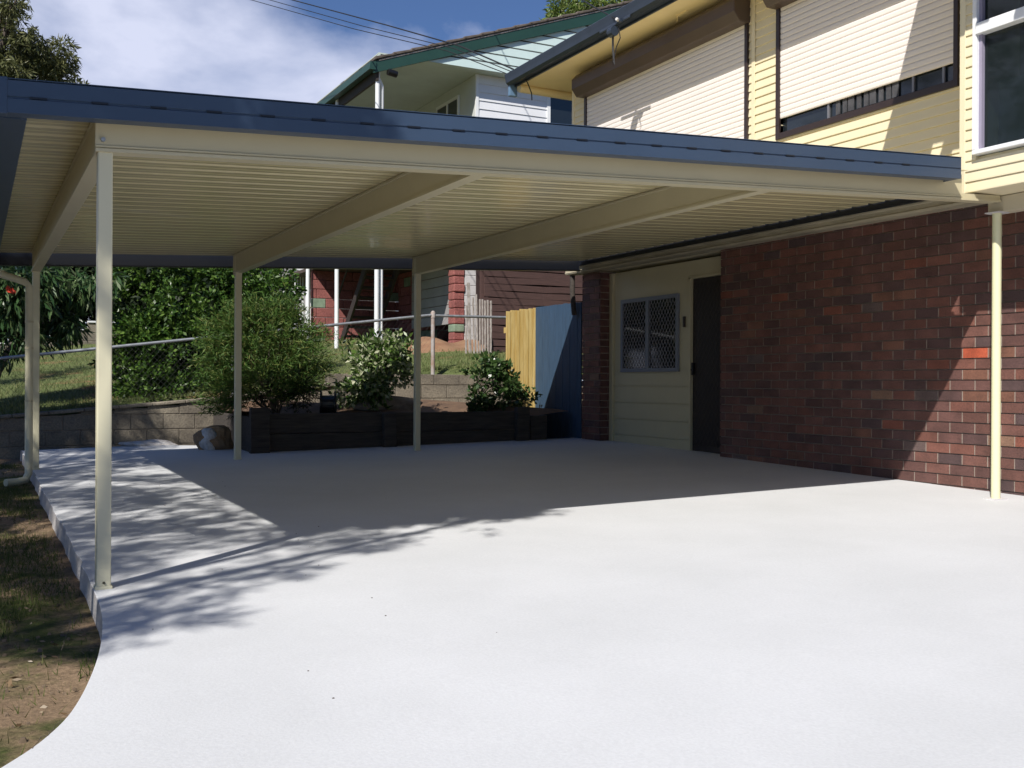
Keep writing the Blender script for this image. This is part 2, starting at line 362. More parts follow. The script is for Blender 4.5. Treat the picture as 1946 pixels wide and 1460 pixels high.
g = MB(); g.box(XL - .008, XL + .03, YL - .006, YL + .06, 1.163, 1.325, sx=SX); g.build('corner_cap', BLUE, car, .003)
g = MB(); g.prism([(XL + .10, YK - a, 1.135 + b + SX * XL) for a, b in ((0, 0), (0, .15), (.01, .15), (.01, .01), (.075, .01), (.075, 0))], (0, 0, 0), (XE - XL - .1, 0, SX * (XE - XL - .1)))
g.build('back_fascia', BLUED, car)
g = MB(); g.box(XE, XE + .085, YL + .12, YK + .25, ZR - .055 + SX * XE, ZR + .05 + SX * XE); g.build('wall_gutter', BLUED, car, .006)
# ribbed sheets
P = .19; sh = []; y = YL + .10
while y < YK - .08:
    for a, b in ((0, 0), (.052, 0), (.056, .004), (.062, .004), (.066, 0), (.118, 0), (.136, .028), (.160, .028), (.178, 0)):
        if y + a < YK - .06: sh.append((y + a, b))
    y += P
me = MB()
for part, xe in (([q for q in sh if q[0] < 5.46], 6.34), ([q for q in sh if q[0] > 5.34], XE - .01)):
    n = len(part); b0 = len(me.v)
    for X in (XL + .11, xe):
        for (yy, zz) in part: me.v.append((X, yy, ZR + zz + SX * X))
    for i in range(n - 1):
        if True: me.f.append((b0 + i, b0 + i + 1, b0 + n + i + 1, b0 + n + i)); me.mi.append(0)
o = me.build('roof_sheet', SHEET, car); so_ = o.modifiers.new('s', 'SOLIDIFY'); so_.thickness = .0025; so_.offset = 1
# beams: hollow section with a bottom lip
def beam(name, X):
    p = MB(); z = ZB + SX * X; w2 = .032
    pr = [(-w2 - .01, .0), (w2 + .01, .0), (w2 + .01, .016), (w2, .020), (w2, .180), (w2 + .008, .184), (w2 + .008, .199), (-w2 - .008, .199), (-w2 - .008, .184), (-w2, .180), (-w2, .020), (-w2 - .01, .016)]
    p.prism([(X + a, 0, z + b) for a, b in pr], (0, YF + .036, 0), (0, YB + .05, 0)); return p.build(name, CREAM, car)
for X in (X1, X2, X3): beam('beam', X)
p = MB(); pr = [(-.045, 0), (.045, 0), (.045, .016), (.035, .020), (.035, .185), (-.035, .185), (-.035, .034), (-.043, .030), (-.043, .022), (-.036, .020), (-.045, .016)]
x0, x1 = X1 - .045, 6.34
p.prism([(x0, YF + a, ZB + b + SX * x0) for a, b in pr], (0, 0, 0), (x1 - x0, 0, SX * (x1 - x0))); 
x0, x1 = 6.34, 6.75; zt_ = 1.40 - ZB
for a_, b_, c_, d_ in ((-.045, .045, 0, .016), (-.035, .035, .016, .05)): p.box(x0, x1, YF + a_, YF + b_, ZB + c_, ZB + d_, sx=SX)
p.build('front_beam', CREAM, car)
p = MB(); p.tube([(X1 - .012, YF - .036, ZB + .055 + SX * X1), (X1 - .012, YF - .055, ZB + .055 + SX * X1)], .011, 6); p.build('bolt', STEEL, car)
def cpost(X, Y):
    p = MB(); a = .033; z0 = G(X, Y); p.box(X - a, X + a, Y - a, Y + a, z0 - .02, ZB + SX * X + (.19 if Y > 8 else .004)); o = p.build('post', CREAMP, car, .006)
    q = MB(); q.box(X - a - .006, X + a + .006, Y - a - .006, Y + a + .006, z0 - .01, z0 + .014)
    for s_ in (-1, 1): q.tube([(X + s_ * .0, Y - a - .002, z0 + .03), (X + s_ * .0, Y - a - .009, z0 + .03)], .006, 6)
    q.build('post_foot', CREAMP, o, .003); return o
cpost(X1, YF); cpost(X1, YB); cpost(X2, YB); cpost(X3, YB)
# bracket plates where beams meet posts
for X in (X2, X3):
    p = MB(); z = ZB + SX * X; p.box(X - .043, X + .043, YB + .05, YB + .056, z - .02, z + .195); p.build('bracket', CREAM, car, .002)
# downpipe with elbow
xd, yd = .475, 10.95; zt_ = onY(55, 535, yd)[2]; zb_ = G(.5, yd) - .06
p = MB(); p.tube([(.13, 10.1, 1.16), (.13, 10.1, zt_ + .12), (.16, 10.16, zt_ + .03), (.20, 10.25, zt_), (xd - .05, yd - .08, zt_ - .01), (xd, yd, zt_ - .05), (xd, yd, zb_ + .06), (xd - .03, yd - .03, zb_ + .0), (xd - .10, yd - .08, zb_ - .01), (xd - .20, yd - .14, zb_ - .01)], .035, 14)
o = p.build('downpipe', CREAMP, car, smooth=True)
for zz in (-.2, .3, .55):
    q = MB(); q.tube([(xd, yd, zz), (xd, yd, zz + .02)], .038, 14); q.build('pipe_strap', CREAM, o)
    q = MB(); 

# ============================================================ OUR HOUSE
ho = thing('house', 'two storey house of dark brick below and cream weatherboard above, on the right', 'house', (XW, 5, G(XW, 5)))
def brick_panel(name, y0, y1, zt, parent, xface=XW, depth=.11, zt2=None):
    """bricks one by one on the plane x = xface"""
    h = .086; ZC = -.0448; bw, gp = .23, .010; V = []; F = []; C = []; MI = []
    pal = [((.20, .095, .078), 30), ((.15, .078, .072), 26), ((.24, .10, .075), 16), ((.105, .066, .070), 12), ((.27, .13, .085), 6), ((.08, .065, .075), 4), ((.33, .11, .07), 1.6), ((.17, .145, .145), .7), ((.34, .22, .15), .6)]
    cols = [c for c, _ in pal]; wts = np.array([q for _, q in pal]); wts = wts / wts.sum(); rr = np.random.default_rng(11)
    def add(x0_, x1_, a, b, c, d, col, mi):
        n = len(V); V.extend([(x0_, a, c), (x1_, a, c), (x1_, b, c), (x0_, b, c), (x0_, a, d), (x1_, a, d), (x1_, b, d), (x0_, b, d)])
        for q in ((3, 2, 1, 0), (4, 5, 6, 7), (0, 1, 5, 4), (1, 2, 6, 5), (2, 3, 7, 6), (3, 0, 4, 7)): F.append(tuple(n + i for i in q)); C.append(col); MI.append(mi)
    nr0 = -13
    nr1 = int(math.ceil((zt - ZC) / h))
    for r in range(nr0, nr1):
        z0 = ZC + r * h + gp / 2; z1 = min(z0 + h - gp, zt)
        off = 0 if r % 2 else .12
        k0 = int(math.floor((6.3476 - off - y1) / .24)) - 1; k1 = int(math.ceil((6.3476 - off - y0) / .24)) + 1
        for k in range(k0, k1):
            b = 6.3476 - off - .24 * k - gp / 2; a = b - bw
            if b < y0 or a > y1: continue
            a = max(a, y0); b = min(b, y1)
            if b - a < .02: continue
            c = list(cols[rr.choice(len(cols), p=wts)]); f = rr.uniform(.8, 1.05) * .74; mean_ = (.17, .085, .072); c = [(q * .66 + mm_ * .34) * f * t_ for q, mm_, t_ in zip(c, mean_, (1.06, .98, .93))]
            if r == 3 and k == 2 : c = [.42, .085, .04]
            j = rr.uniform(0, .002)
            add(xface + j, xface + depth - .02, a, b, z0, z1, c, 0)
            if a > y0 + .02: add(xface + .004, xface + .04, a - gp, a, z0 - .001, z1, (.3, .25, .2), 1)
    me = bpy.data.meshes.new(name); me.from_pydata(V, [], F); me.materials.append(BRICK); me.materials.append(MORT)
    me.polygons.foreach_set('material_index', MI)
    at = me.color_attributes.new('bc', 'FLOAT_COLOR', 'CORNER'); arr = np.repeat(np.array([(*c, 1) for c in C]), 4, 0); at.data.foreach_set('color', arr.reshape(-1).astype(np.float32))
    bm = bmesh.new(); bm.from_mesh(me); bmesh.ops.recalc_face_normals(bm, faces=bm.faces); bm.to_mesh(me); bm.free()
    o = link(name, me, parent)
    q = MB(); q.box(xface + .016, xface + depth, y0 + .002, y1 - .002, ZC + nr0 * h, zt - .003); q.build('mortar', MORT, o); return o
YD0, YD1, YI1, YP1 = 8.95, 9.33, 11.37, 11.81
XI = 7.27
brick_panel('brick_wall', -2.0, YD0, 1.43, ho)
brick_panel('brick_pier', YI1, YP1, 1.43, ho, depth=.24)
# returns of the brickwork: near side of the door and the pier's end face, coursed
q = MB()
h = .086
for r in range(-10, 17):
    z0 = -.0448 + r * h + .005; q.box(XW + .004, XW + .115, YI1 - .006, YI1 + .05, z0, min(z0 + .076, 1.42)); q.box(XW + .125, XW + .235, YI1 - .006, YI1 + .05, z0, min(z0 + .076, 1.42))
DB = mat('dark_brick', (.14, .06, .05), .8, .25, 6, .2, 60); q.build('brick_return', DB, ho); q = MB(); q.box(XW + .112, XW + .23, YD0 - .1, YD0 - .002, -.9, 1.42); q.build('door_reveal', DB, ho)
# recessed entry: infill boards, window, door
q = MB(); zb0 = G(XI, 10) - .02
zz = zb0 - .02; hts = [.24, .20, .20, .20, .24]
z = -.845
for k in range(5):
    q.box(XI, XI + .03, 9.725, 11.29, z, z + .195); q.box(XI + .012, XI + .03, 9.725, 11.29, z + .195, z + .205); z += .205
q.box(XI, XI + .03, 9.725, 11.29, z, 1.40); q.box(XI, XI + .03, YD0 - .02, 9.725, 1.215, 1.40)
inf = q.build('infill_wall', CREAM, ho)
q = MB(); q.box(XI - .035, XI + .02, 11.29, 11.365, -.85, 1.40); q.build('corner_post', CREAM, ho, .003); q = MB(); q.box(XI - .02, XI + .02, 9.68, 9.725, -.85, 1.215); q.box(XI - .02, XI + .02, YD0, 9.725, 1.19, 1.225); q.build('door_trim', CREAM, ho, .003)
# window with security mesh
def wp(px, py): return onX(px, py, XI)
wy1, wy0 = wp(1183, 600)[1], wp(1292, 600)[1]; wz0, wz1 = wp(1240, 707)[2], wp(1240, 564)[2]; wm = (wy0 + wy1) / 2 + .02
WG = mat('grey_window_frame', (.20, .22, .27), .45, .08, 4)
q = MB(); t = .045; xa, xb = XI - .03, XI - .001
q.box(xa, xb, wy0, wy1, wz0, wz0 + t); q.box(xa, xb, wy0, wy1, wz1 - t, wz1); q.box(xa, xb, wy0, wy0 + t, wz0 + t, wz1 - t); q.box(xa, xb, wy1 - t, wy1, wz0 + t, wz1 - t); q.box(xa - .004, xb, wm - .03, wm + .03, wz0 + t, wz1 - t)
win = q.build('window', WG, ho)
q = MB(); q.box(xb - .008, xb - .004, wy0 + t, wy1 - t, wz0 + t, wz1 - t); q.build('pane', GLASS, win)
def mesh_grille(y0, y1, z0, z1, x, r, py, pz, name, m_, parent):
    q = MB(); a0 = z0
    H = z1 - z0; Wd = y1 - y0; sl2 = pz / py; n = int((Wd + H / sl2) / py) + 2
    for i in range(-n, n + 1):
        for s_ in (1, -1):
            ya = y0 + i * py; pts = []
            # line z = z0 + s*(y-ya)*sl2
            lo, hi = y0, y1
            if s_ > 0: lo = max(lo, ya); hi = min(hi, ya + H / sl2)
            else: hi = min(hi, ya); lo = max(lo, ya - H / sl2)
            if hi - lo < .01: continue
            q.tube([(x, lo, z0 + s_ * (lo - ya) * sl2), (x, hi, z0 + s_ * (hi - ya) * sl2)], r, 4, cap=False)
    return q.build(name, m_, parent)
MESHM = mat('grey_mesh', (.26, .25, .28), .5, .05, 4)
mesh_grille(wy0 + t, wm - .03, wz0 + t, wz1 - t, xa + .008, .004, .062, .088, 'grille', MESHM, win)
mesh_grille(wm + .03, wy1 - t, wz0 + t, wz1 - t, xa + .008, .004, .062, .088, 'grille', MESHM, win)
q = MB(); q.box(XI + .02, XI + .05, YD0 - .06, 9.68, -.84, 1.19); dr = q.build('door', mat('dark_door', (.03, .022, .02), .5, .1, 3), ho)
mesh_grille(YD0 - .02, 9.65, -.7, 1.15, XI + .012, .003, .07, .10, 'door_grille', mat('door_mesh', (.07, .06, .05), .5, .1, 3), dr)
q = MB(); q.box(XI - .02, XI + .02, 9.635, 9.66, .10, .24); q.box(XI - .03, XI - .01, 9.62, 9.66, .15, .17); q.build('handle', BLACKP, dr, .003)
q = MB(); q.box(XI - .025, XI, 9.79, 9.82, onX(1300, 622, XI)[2], onX(1300, 602, XI)[2]); q.build('doorbell', DARKB, ho, .003)
# rendered gutter-level board along the wall
q = MB(); q.prism([(XW + .02, 0, 1.43), (6.965, 0, 1.43), (6.955, 0, 1.45), (6.965, 0, 1.462), (6.965, 0, 1.49), (6.952, 0, 1.50), (6.95, 0, 1.545), (6.99, 0, 1.556), (XW + .02, 0, 1.556)], (0, 5.46, 0), (0, 12.02, 0))
q.build('wall_plate_board', mat('weathered_cream', (.50, .44, .31), .7, .25, 3, .2, 30, stretch=(1, .4, 3)), ho)
q = MB(); q.tube([(7.02, 11.93, 1.42), (7.02, 11.93, 1.2), (7.05, 11.93, .9)], .034, 12); q.build('wall_downpipe', TIMB, ho, smooth=True)  # dark timber colour on this cream pipe stands in for shade
# upper floor walls
XU = 7.0
def siding(name, X, y0, y1, z0, z1, pitch, m_, parent, holes=(), lip=.013):
    """stacked boards, each leaning out to a drop lip; holes: (ya,yb,za,zb)"""
    q = MB(); z = z0
    while z < z1 - .01:
        zt = min(z + pitch, z1); segs = [(y0, y1)]
        for (a, b, c, d) in holes:
            if z >= c - pitch * .5 and zt <= d + pitch * .5:
                ns = []
                for (u, v) in segs:
                    if b <= u or a >= v: ns.append((u, v)); continue
                    if a > u: ns.append((u, a))
                    if b < v: ns.append((b, v))
                segs = ns
        for (u, v) in segs:
            q.prism([(X - lip, 0, z + .002), (X - lip, 0, z + .012), (X - .003, 0, zt - .006), (X - .0015, 0, zt + .001), (X + .03, 0, zt + .001), (X + .03, 0, z + .002)], (0, u, 0), (0, v, 0))
        z += pitch
    return q.build(name, m_, parent)
siding('upper_wall', XU, 5.4, 11.89, 1.60, 4.0, .085, SIDE, ho, holes=((5.86, 7.90, 2.46, 3.7), (8.42, 11.56, 2.40, 3.75)))
q = MB(); q.box(XU + .03, XU + .1, 5.4, 11.89, 1.60, 4.0); q.box(XU - .018, XU + .03, 11.85, 11.90, 1.56, 4.0); q.box(XU - .02, XU - .012, 8.275, 8.325, 1.60, 4.0); q.box(XU + .1, 13, 11.84, 11.89, 1.5, 4.0)
q.box(XW + .42, 13, -6, 11.82, -.9, 1.43); q.box(XW + .12, XW + .4, -2, 8.8, -.9, 1.43); q.box(XW + .03, XW + .4, -2, 12.0, 1.44, 1.59); q.build('wall_trim', SIDE, ho, .003)
# roller shutters
def shutter(y0, y1, zb, zt, boxd, gap):
    ob = MB(); ob.box(XU - .035, XU + .03, y0 - .045, y0, zb - .06, zt + .02); ob.box(XU - .035, XU + .03, y1, y1 + .05, zb - .06, zt + .02)
    if not gap: ob.box(XU - .03, XU + .03, y0, y1, zb - .06, zb - .002)
    if gap: ob.box(XU - .03, XU + .03, y0, y1, zb - .06 - gap, zb - gap); ob.box(XU - .035, XU + .03, y0 - .045, y0, zb - .06 - gap, zb - .06); ob.box(XU - .035, XU + .03, y1, y1 + .05, zb - .06 - gap, zb - .06)
    root = ob.build('roller_shutter', DARKB, ho, .004)
    c = MB(); z = zb
    while z < zt + .05:
        c.prism([(XU - .015, 0, z + .002), (XU - .019, 0, z + .012), (XU - .020, 0, z + .040), (XU - .016, 0, z + .053), (XU - .006, 0, z + .055), (XU - .004, 0, z)], (0, y0 + .002, 0), (0, y1 - .002, 0)); z += .055
    c.build('curtain', SLAT, root)
    b = MB(); d = boxd; b.prism([(XU + .0, 0, zt), (XU - d + .07, 0, zt), (XU - d, 0, zt + .09), (XU - d, 0, zt + .21), (XU - d + .07, 0, zt + .285), (XU + .0, 0, zt + .285)], (0, y0 - .06, 0), (0, y1 + .06, 0)); b.build('shutter_box', BROWN, root, .01)
    return root
# shutter 1: y 8.38..11.58
shutter(8.42, 11.52, 2.42, 3.66, .215, 0)
shutter(5.86, 7.90, 2.585, 3.66, .215, .14)
q = MB(); q.box(XU + .02, XU + .028, 5.86, 7.9, 2.44, 2.6); pn = q.build('window', GLASS, ho)
q = MB(); 
for yy in (5.97, 6.28, 7.26): q.box(XU - .002, XU + .016, yy, yy + .022, 2.445, 2.6)
q.box(XU - .004, XU + .018, 5.87, 7.89, 2.435, 2.452); q.build('window_frame', mat('alu', (.22, .22, .24), .4, .05, 4, metal=.3), pn)
q = MB()
for i in range(9): q.box(XU + .004, XU + .012, 6.45 + .085 * i, 6.45 + .085 * i + (.05 if i % 3 else .07), 2.46, 2.6)
q.build('curtain_edge', mat('net', (.09, .09, .10), .9, .3, 8), pn)
# eave: soffit, fascia, gutter
ZS = 4.0; YE = 12.46
q = MB(); q.box(6.50, XU + .1, 5.2, YE, ZS, ZS + .03); q.box(6.50, 8.5, YE, YE + .12, ZS, ZS + .03); q.box(XU + .1, 9, 11.89, YE, ZS, ZS + .03); q.build('soffit', SOFF, ho)
q = MB(); q.tube([(6.50, YE + .02, 3.955), (8.4, YE + .08, 3.955)], .055, 14); q.build('verge_roll', SOFF, ho, smooth=True)
q = MB(); q.box(6.475, 6.50, 2.0, YE + .10, ZS - .015, ZS + .17); q.build('fascia_board', NAVY, ho)
q = MB(); q.prism([(6.475, 0, 4.01), (6.40, 0, 4.00), (6.365, 0, 4.03), (6.355, 0, 4.08), (6.34, 0, 4.14), (6.35, 0, 4.15), (6.37, 0, 4.145), (6.38, 0, 4.08), (6.40, 0, 4.03), (6.46, 0, 4.03), (6.475, 0, 4.12)], (0, 2.0, 0), (0, YE + .14, 0)); q.build('gutter', NAVY, ho)
LB = mat('light_blue_metal', (.12, .21, .33), .4, .1, 4)
q = MB(); q.box(6.40, 6.52, YE + .10, YE + .16, 3.86, 4.06); q.build('gutter_outlet', LB, ho, .012)
q = MB(); q.prism([(6.42, 0, 4.15), (6.42, 0, 4.18), (10.2, 0, 5.35), (14, 0, 4.18), (14, 0, 4.15), (10.2, 0, 5.30)], (0, -6, 0), (0, YE + .1, 0)); q.build('roof', TILE, ho)
# service bracket with hanging cables, under the gutter
sy_ = onX(1170, 60, 6.36)[1]
q = MB(); q.tube([(6.33, sy_ - .03, 3.92), (6.33, sy_ + .06, 3.92)], .055, 12); q.box(6.345, 6.36, sy_ - .30, sy_ + .32, 3.99, 4.025); q.box(6.31, 6.35, sy_ - .16, sy_ - .08, 3.98, 4.03)
sb = q.build('service_bracket', NAVY, ho, .006)
q = MB(); q.tube([(6.33, sy_ - .12, 4.0), (6.28, sy_ - .14, 4.01)], .018, 8); q.build('insulator', GREYBL, sb)
for dy, dz in ((.02, .32), (-.0, .35), (-.05, .27)):
    q = MB(); q.tube([(6.33, sy_ + dy, 3.9), (6.34, sy_ + dy + .015, 3.9 - dz * .4), (6.34, sy_ + dy - .01, 3.9 - dz)] if dy > -.04 else [(6.33, sy_ - .1, 3.95), (6.35, sy_ - .11, 3.82), (6.35, sy_ - .03, 3.74), (6.34, sy_ + .01, 3.6)], .006, 6); q.build('cable', WIRE, sb)
q = MB(); yy = onX(1028, 150, 6.6)[1]; q.tube([(6.46, YE - .25, 4.0), (6.52, YE - .22, 3.93), (6.60, YE - .15, 3.86), (6.66, YE - .05, 3.80)], .008, 6); q.build('cable', WIRE, ho)
q = MB(); q.box(6.78, 6.81, 9.15, 9.33, ZS - .012, ZS); q.tube([(6.80, 9.33, ZS - .012), (6.86, 9.42, ZS - .03)], .008, 6); q.build('soffit_clip', SOFF, ho)
# bay
XBY, YBC = 6.47, 5.372
siding('bay_wall', XBY, 2.4, YBC - .045, 1.405, 4.0, .0765, SIDE, ho, holes=((3.3, 5.235, 1.66, 3.6),), lip=.012)
q = MB(); q.box(XBY - .014, XBY + .03, YBC - .05, YBC, 1.40, 4.0); q.box(XBY + .03, XU + .1, YBC - .04, YBC - .001, 1.42, 4.0); q.box(XBY + .025, XBY + .06, 2.4, 3.3, 1.42, 4.0); q.box(XBY + .025, XBY + .06, 2.4, YBC - .04, 1.41, 1.66); q.box(XBY + .025, XBY + .06, 5.235, YBC - .04, 1.66, 4.0); q.box(XBY + .025, XBY + .06, 3.3, 5.235, 3.6, 4.0); q.box(XBY, XW + .1, 2.4, YBC - .05, 1.405, 1.418); q.build('bay_trim', SIDE, ho, .003)
wz0, wzm, wzt, wya, wyb = 1.665, 2.53, 3.6, 3.3, 5.235
q = MB(); t = .05; xa = XBY - .05; xb = XBY + .03
q.box(xa, xb, wya, wyb, wz0, wz0 + .032); q.box(xa, xb, wyb - .035, wyb, wz0 + .032, wzt); q.box(xa, xb, wya, wya + .04, wz0 + .032, wzt); q.box(xa - .01, xb, wya + .04, wyb - .035, wzm - .005, wzm + .075); q.box(xa, xb, wya + .04, wyb - .035, wzt - .05, wzt); q.box(xa, xb, 4.2, 4.24, wz0 + .032, wzm - .005)
bw_ = q.build('bay_window', WHITE, ho, .004)
PURP = mat('sash_grey', (.30, .27, .36), .5, .05, 4)
q = MB(); q.box(xa + .03, xb - .01, wyb - .06, wyb - .035, wz0 + .032, wzm - .005); q.box(xa + .03, xb - .01, wyb - .06, wyb - .035, wzm + .075, wzt - .05); q.build('sash', PURP, bw_)
GL2, N_, K_, b_ = nm('bay_glass'); b_.inputs['Base Color'].default_value = (.02, .028, .03, 1); b_.inputs['Roughness'].default_value = .04; b_.inputs['Specular IOR Level'].default_value = .8
tr_ = N_.new('ShaderNodeBsdfTransparent'); tr_.inputs[0].default_value = (.55, .62, .62, 1); ms_ = N_.new('ShaderNodeMixShader'); ms_.inputs[0].default_value = .55
K_.new(b_.outputs[0], ms_.inputs[1]); K_.new(tr_.outputs[0], ms_.inputs[2]); K_.new(ms_.outputs[0], N_['Material Output'].inputs[0])
q = MB(); q.box(xb - .02, xb - .014, wya + .03, wyb - .05, wz0 + .03, wzm); q.box(xb - .02, xb - .014, wya + .03, wyb - .05, wzm + .06, wzt - .04); q.build('pane', GL2, bw_)
q = MB(); q.box(xb + .10, xb + .11, wya, 5.15, wz0, 2.20); q.build('blind', BLIND, bw_)
q = MB(); q.box(XU + .02, XU + .04, 2.4, 5.3, 1.42, 4); q.build('room_back', mat('dark_room', (.02, .02, .022), .9, .1, 2), ho)
# unseen hood added above the frame to cast shade on wall and bay
q = MB(); yy = 2.4; i = 0
while yy < 5.66:
    e = .03 * math.sin(i * 2.3) + .02 * (i % 2); y1_ = min(yy + .11, 5.70)
    q.prism([(6.34, 0, 3.99), (5.84 - e, 0, 3.37 - e), (5.84 - e, 0, 3.40 - e), (6.34, 0, 4.02)], (0, yy, 0), (0, y1_, 0)); yy += .11; i += 1
q.build('shade_caster_hood', BROWN, ho)
# beam and round post under the bay
q = MB(); q.box(6.76, 6.88, 1.5, 5.365, 1.283, 1.40); q.box(6.745, 6.76, 5.23, 5.30, 1.283, 1.29); q.build('bay_beam', mat('beam_cream', (.56, .50, .37), .6, .05, 3), ho, .004)
px_, py_ = 6.765, 5.29
q = MB(); q.tube([(px_, py_, G(px_, py_) - .01), (px_, py_, 1.284)], .033, 20); pp = q.build('round_post', mat('pale_cream_post', (.74, .72, .46), .4, .03, 3), ho, smooth=True)
q = MB(); q.box(px_ - .06, px_ + .06, py_ - .06, py_ + .06, 1.276, 1.284); q.build('post_plate', GREYBL, pp); q = MB(); q.box(px_ - .07, px_ + .07, py_ - .05, py_ + .05, G(px_, py_) - .01, G(px_, py_) + .008); q.build('post_plate', GREYBL, pp)

# ============================================================ OVERHEAD WIRES
def wire(label, a, pxs, dist, r=.012):
    pts = [Vector(a)]
    for (u, v), d in zip(pxs, dist):
        c = ray(u, v); c = c / 1.0; pts.append(Vector(c * d))
    out = []
    for i in range(len(pts) - 1):
        for j in range(8): out.append(pts[i].lerp(pts[i + 1], j / 8))
    out.append(pts[-1]); q = MB(); q.tube(out, r, 6); o = q.build('power_line', WIRE, None, smooth=True)
    return tag(o, label, 'power line', 'overhead wires running to the house eave')
e0 = (6.37, 12.5, 4.12)
wire('lowest of the thin black wires crossing the sky to the cream house eave', e0, [(850, 97), (672, 55), (470, -2), (150, -95), (-300, -230)], [15, 17, 20, 25, 32], .007)
wire('middle one of the thin black wires crossing the sky to the cream house eave', (6.37, 12.45, 4.15), [(862, 92), (690, 50), (512, 0), (200, -98), (-300, -255)], [15, 17, 20, 25, 32], .007)
wire('thickest and highest of the black wires crossing the sky to the cream house eave', (6.37, 12.4, 4.17), [(872, 87), (735, 48), (555, 0), (240, -92), (-300, -265)], [15, 17, 20, 25, 32], .011)
wire('short wire reaching the bracket on the gutter of the cream house', (6.3, sy_ - .12, 4.01), [(1130, 14), (1098, -5), (900, -120), (500, -330)], [12.5, 13.3, 18, 27], .009)

# ============================================================ GARDEN WALLS AND FENCES
TW = thing('sleeper_wall', 'low dark retaining wall of old timber sleepers behind the slab', 'retaining wall', (4.6, 12, G(4.6, 12)))
zg_ = lambda x: G(x, 12)
q = MB(); q.box(2.93, 6.3, 12.0, 12.07, -.87, -.60); q.build('sleeper', TIMB, TW, .008)
q = MB(); q.box(2.93, 6.3, 12.005, 12.075, -.595, -.365); q.build('sleeper', TIMB, TW, .01)
for (a, b, c) in ((2.80, 3.02, -.295), (4.40, 4.56, -.37), (6.20, 6.38, -.31)):
    q = MB(); q.box(a, b, 11.9, 12.0, -.88, c); q.build('timber_post', TIMB, TW, .01)
q = MB(); q.box(2.83, 2.90, 12.0, 14.15, -.87, -.40); q.build('end_sleeper', TIMB, TW, .01)
q = MB(); q.box(6.42, 6.66, 11.95, 12.05, -.88, -.42); q.build('timber_post', TIMB, TW, .01)
# block retaining wall under the chain-link fence
BW = thing('block_wall', 'grey concrete block retaining wall under the wire fence, rising to the right', 'retaining wall', (3, 14.2, -.9))
q = MB()
r = 0; z = -1.0
while z < .12:
    x = -9 + (.2 if r % 2 else 0)
    while x < 7.3:
        zt = min(z + .19, btop(x + .2)); jx = random.uniform(-.004, .004)
        if zt > z + .03: q.box(x + .004, x + .396, 14.16 + jx, 14.33, z, zt - (.0 if zt < z + .18 else .004))
        x += .4
    z += .194; r += 1
bwo = q.build('blocks', BLOCK, BW, .006)
q = MB()
x = -9
while x < 7.2:
    q.hexa([(x, 14.175, -1.0), (x + .4, 14.175, -1.0), (x + .4, 14.31, -1.0), (x, 14.31, -1.0), (x, 14.175, btop(x) - .02), (x + .4, 14.175, btop(x + .4) - .02), (x + .4, 14.31, btop(x + .4) - .02), (x, 14.31, btop(x) - .02)]); x += .4
q.build('mortar', MORT, bwo)
q = MB()
for i in range(40):
    x = -9 + i * .41
    if x > 4.5: break
    q.hexa([(x, 14.13, btop(x) + .004), (x + .405, 14.13, btop(x + .405) + .004), (x + .405, 14.34, btop(x + .405) + .004), (x, 14.34, btop(x) + .004), (x, 14.13, btop(x) + .045), (x + .405, 14.13, btop(x + .405) + .045), (x + .405, 14.34, btop(x + .405) + .045), (x, 14.34, btop(x) + .045)])
q.build('coping', BLOCK, BW, .01)
# chain-link
CF = thing('chain_link_fence', 'galvanised chain-link fence with a pipe top rail on the block wall', 'fence', (3, 14.24, -.3))
def rail(x): return .235 + .1265 * x if x < 6.0 else .99 + .01 * (x - 6)
q = MB(); q.tube([(-9, 14.24, rail(-9)), (0, 14.24, rail(0)), (3, 14.24, rail(3)), (5.98, 14.24, rail(5.98))], .021, 10); q.tube([(6.0, 14.24, .985), (7.5, 14.24, 1.0)], .021, 10); q.build('top_rail', STEEL, CF, smooth=True)
q = MB(); q.tube([(6.01, 14.24, .10), (6.01, 14.24, 1.0)], .03, 10); q.tube([(6.01, 14.24, .95), (6.01, 14.24, 1.03), (6.01, 14.24, 1.055)], [.036, .036, .018], 10); q.build('fence_post', RUST, CF, smooth=True)
for xx in (.0, -3.2, -6.4, 3.1):
    q = MB(); q.tube([(xx, 14.24, btop(xx)), (xx, 14.24, rail(xx))], .016, 8); q.build('fence_post', STEEL, CF, smooth=True)
q = MB(); st = .075
for i in range(-20, 130):
    for s_ in (1, -1):
        x0 = -4 + i * st; a = None; zb, zt = btop(x0), rail(x0)
        H = zt - zb; xe = x0 + s_ * H * .9
        if xe < -4 or xe > 7.4 or x0 < -4 or x0 > 7.3: continue
        q.tube([(x0, 14.24, zb + .03), (xe, 14.24 + .003 * s_, min(rail(xe), zt + s_ * H * .9 * (.1265 if x0 < 6 else 0)) - .0)], .0012, 3, cap=False)
q.build('wire_mesh', mat('dull_wire', (.06, .062, .06), .6, .1, 5, metal=.4), CF)
# rock with spilt paint
RK = thing('rock', 'brown boulder smeared with white paint at the back corner of the slab', 'rock', (2.55, 12.75, -.85))
def rock(c, r, name, m_, parent, seed, tile=3):
    bm = bmesh.new(); bmesh.ops.create_icosphere(bm, subdivisions=tile, radius=1); rr = random.Random(seed); ph = [rr.uniform(0, 6) for _ in range(6)]
    for v in bm.verts:
        p = v.co; k = 1 + .16 * math.sin(p.x * 3 + ph[0]) * math.cos(p.y * 2.6 + ph[1]) + .12 * math.sin(p.z * 5 + ph[2] + p.x * 2) + .05 * math.sin(p.y * 11 + ph[3]) * math.sin(p.z * 9 + ph[4])
        v.co = Vector((c[0] + p.x * r[0] * k, c[1] + p.y * r[1] * k, c[2] + p.z * r[2] * k))
    me = bpy.data.meshes.new(name); bm.to_mesh(me); bm.free(); me.materials.append(m_); return link(name, me, parent)
rc = onY(405, 840, 12.7)
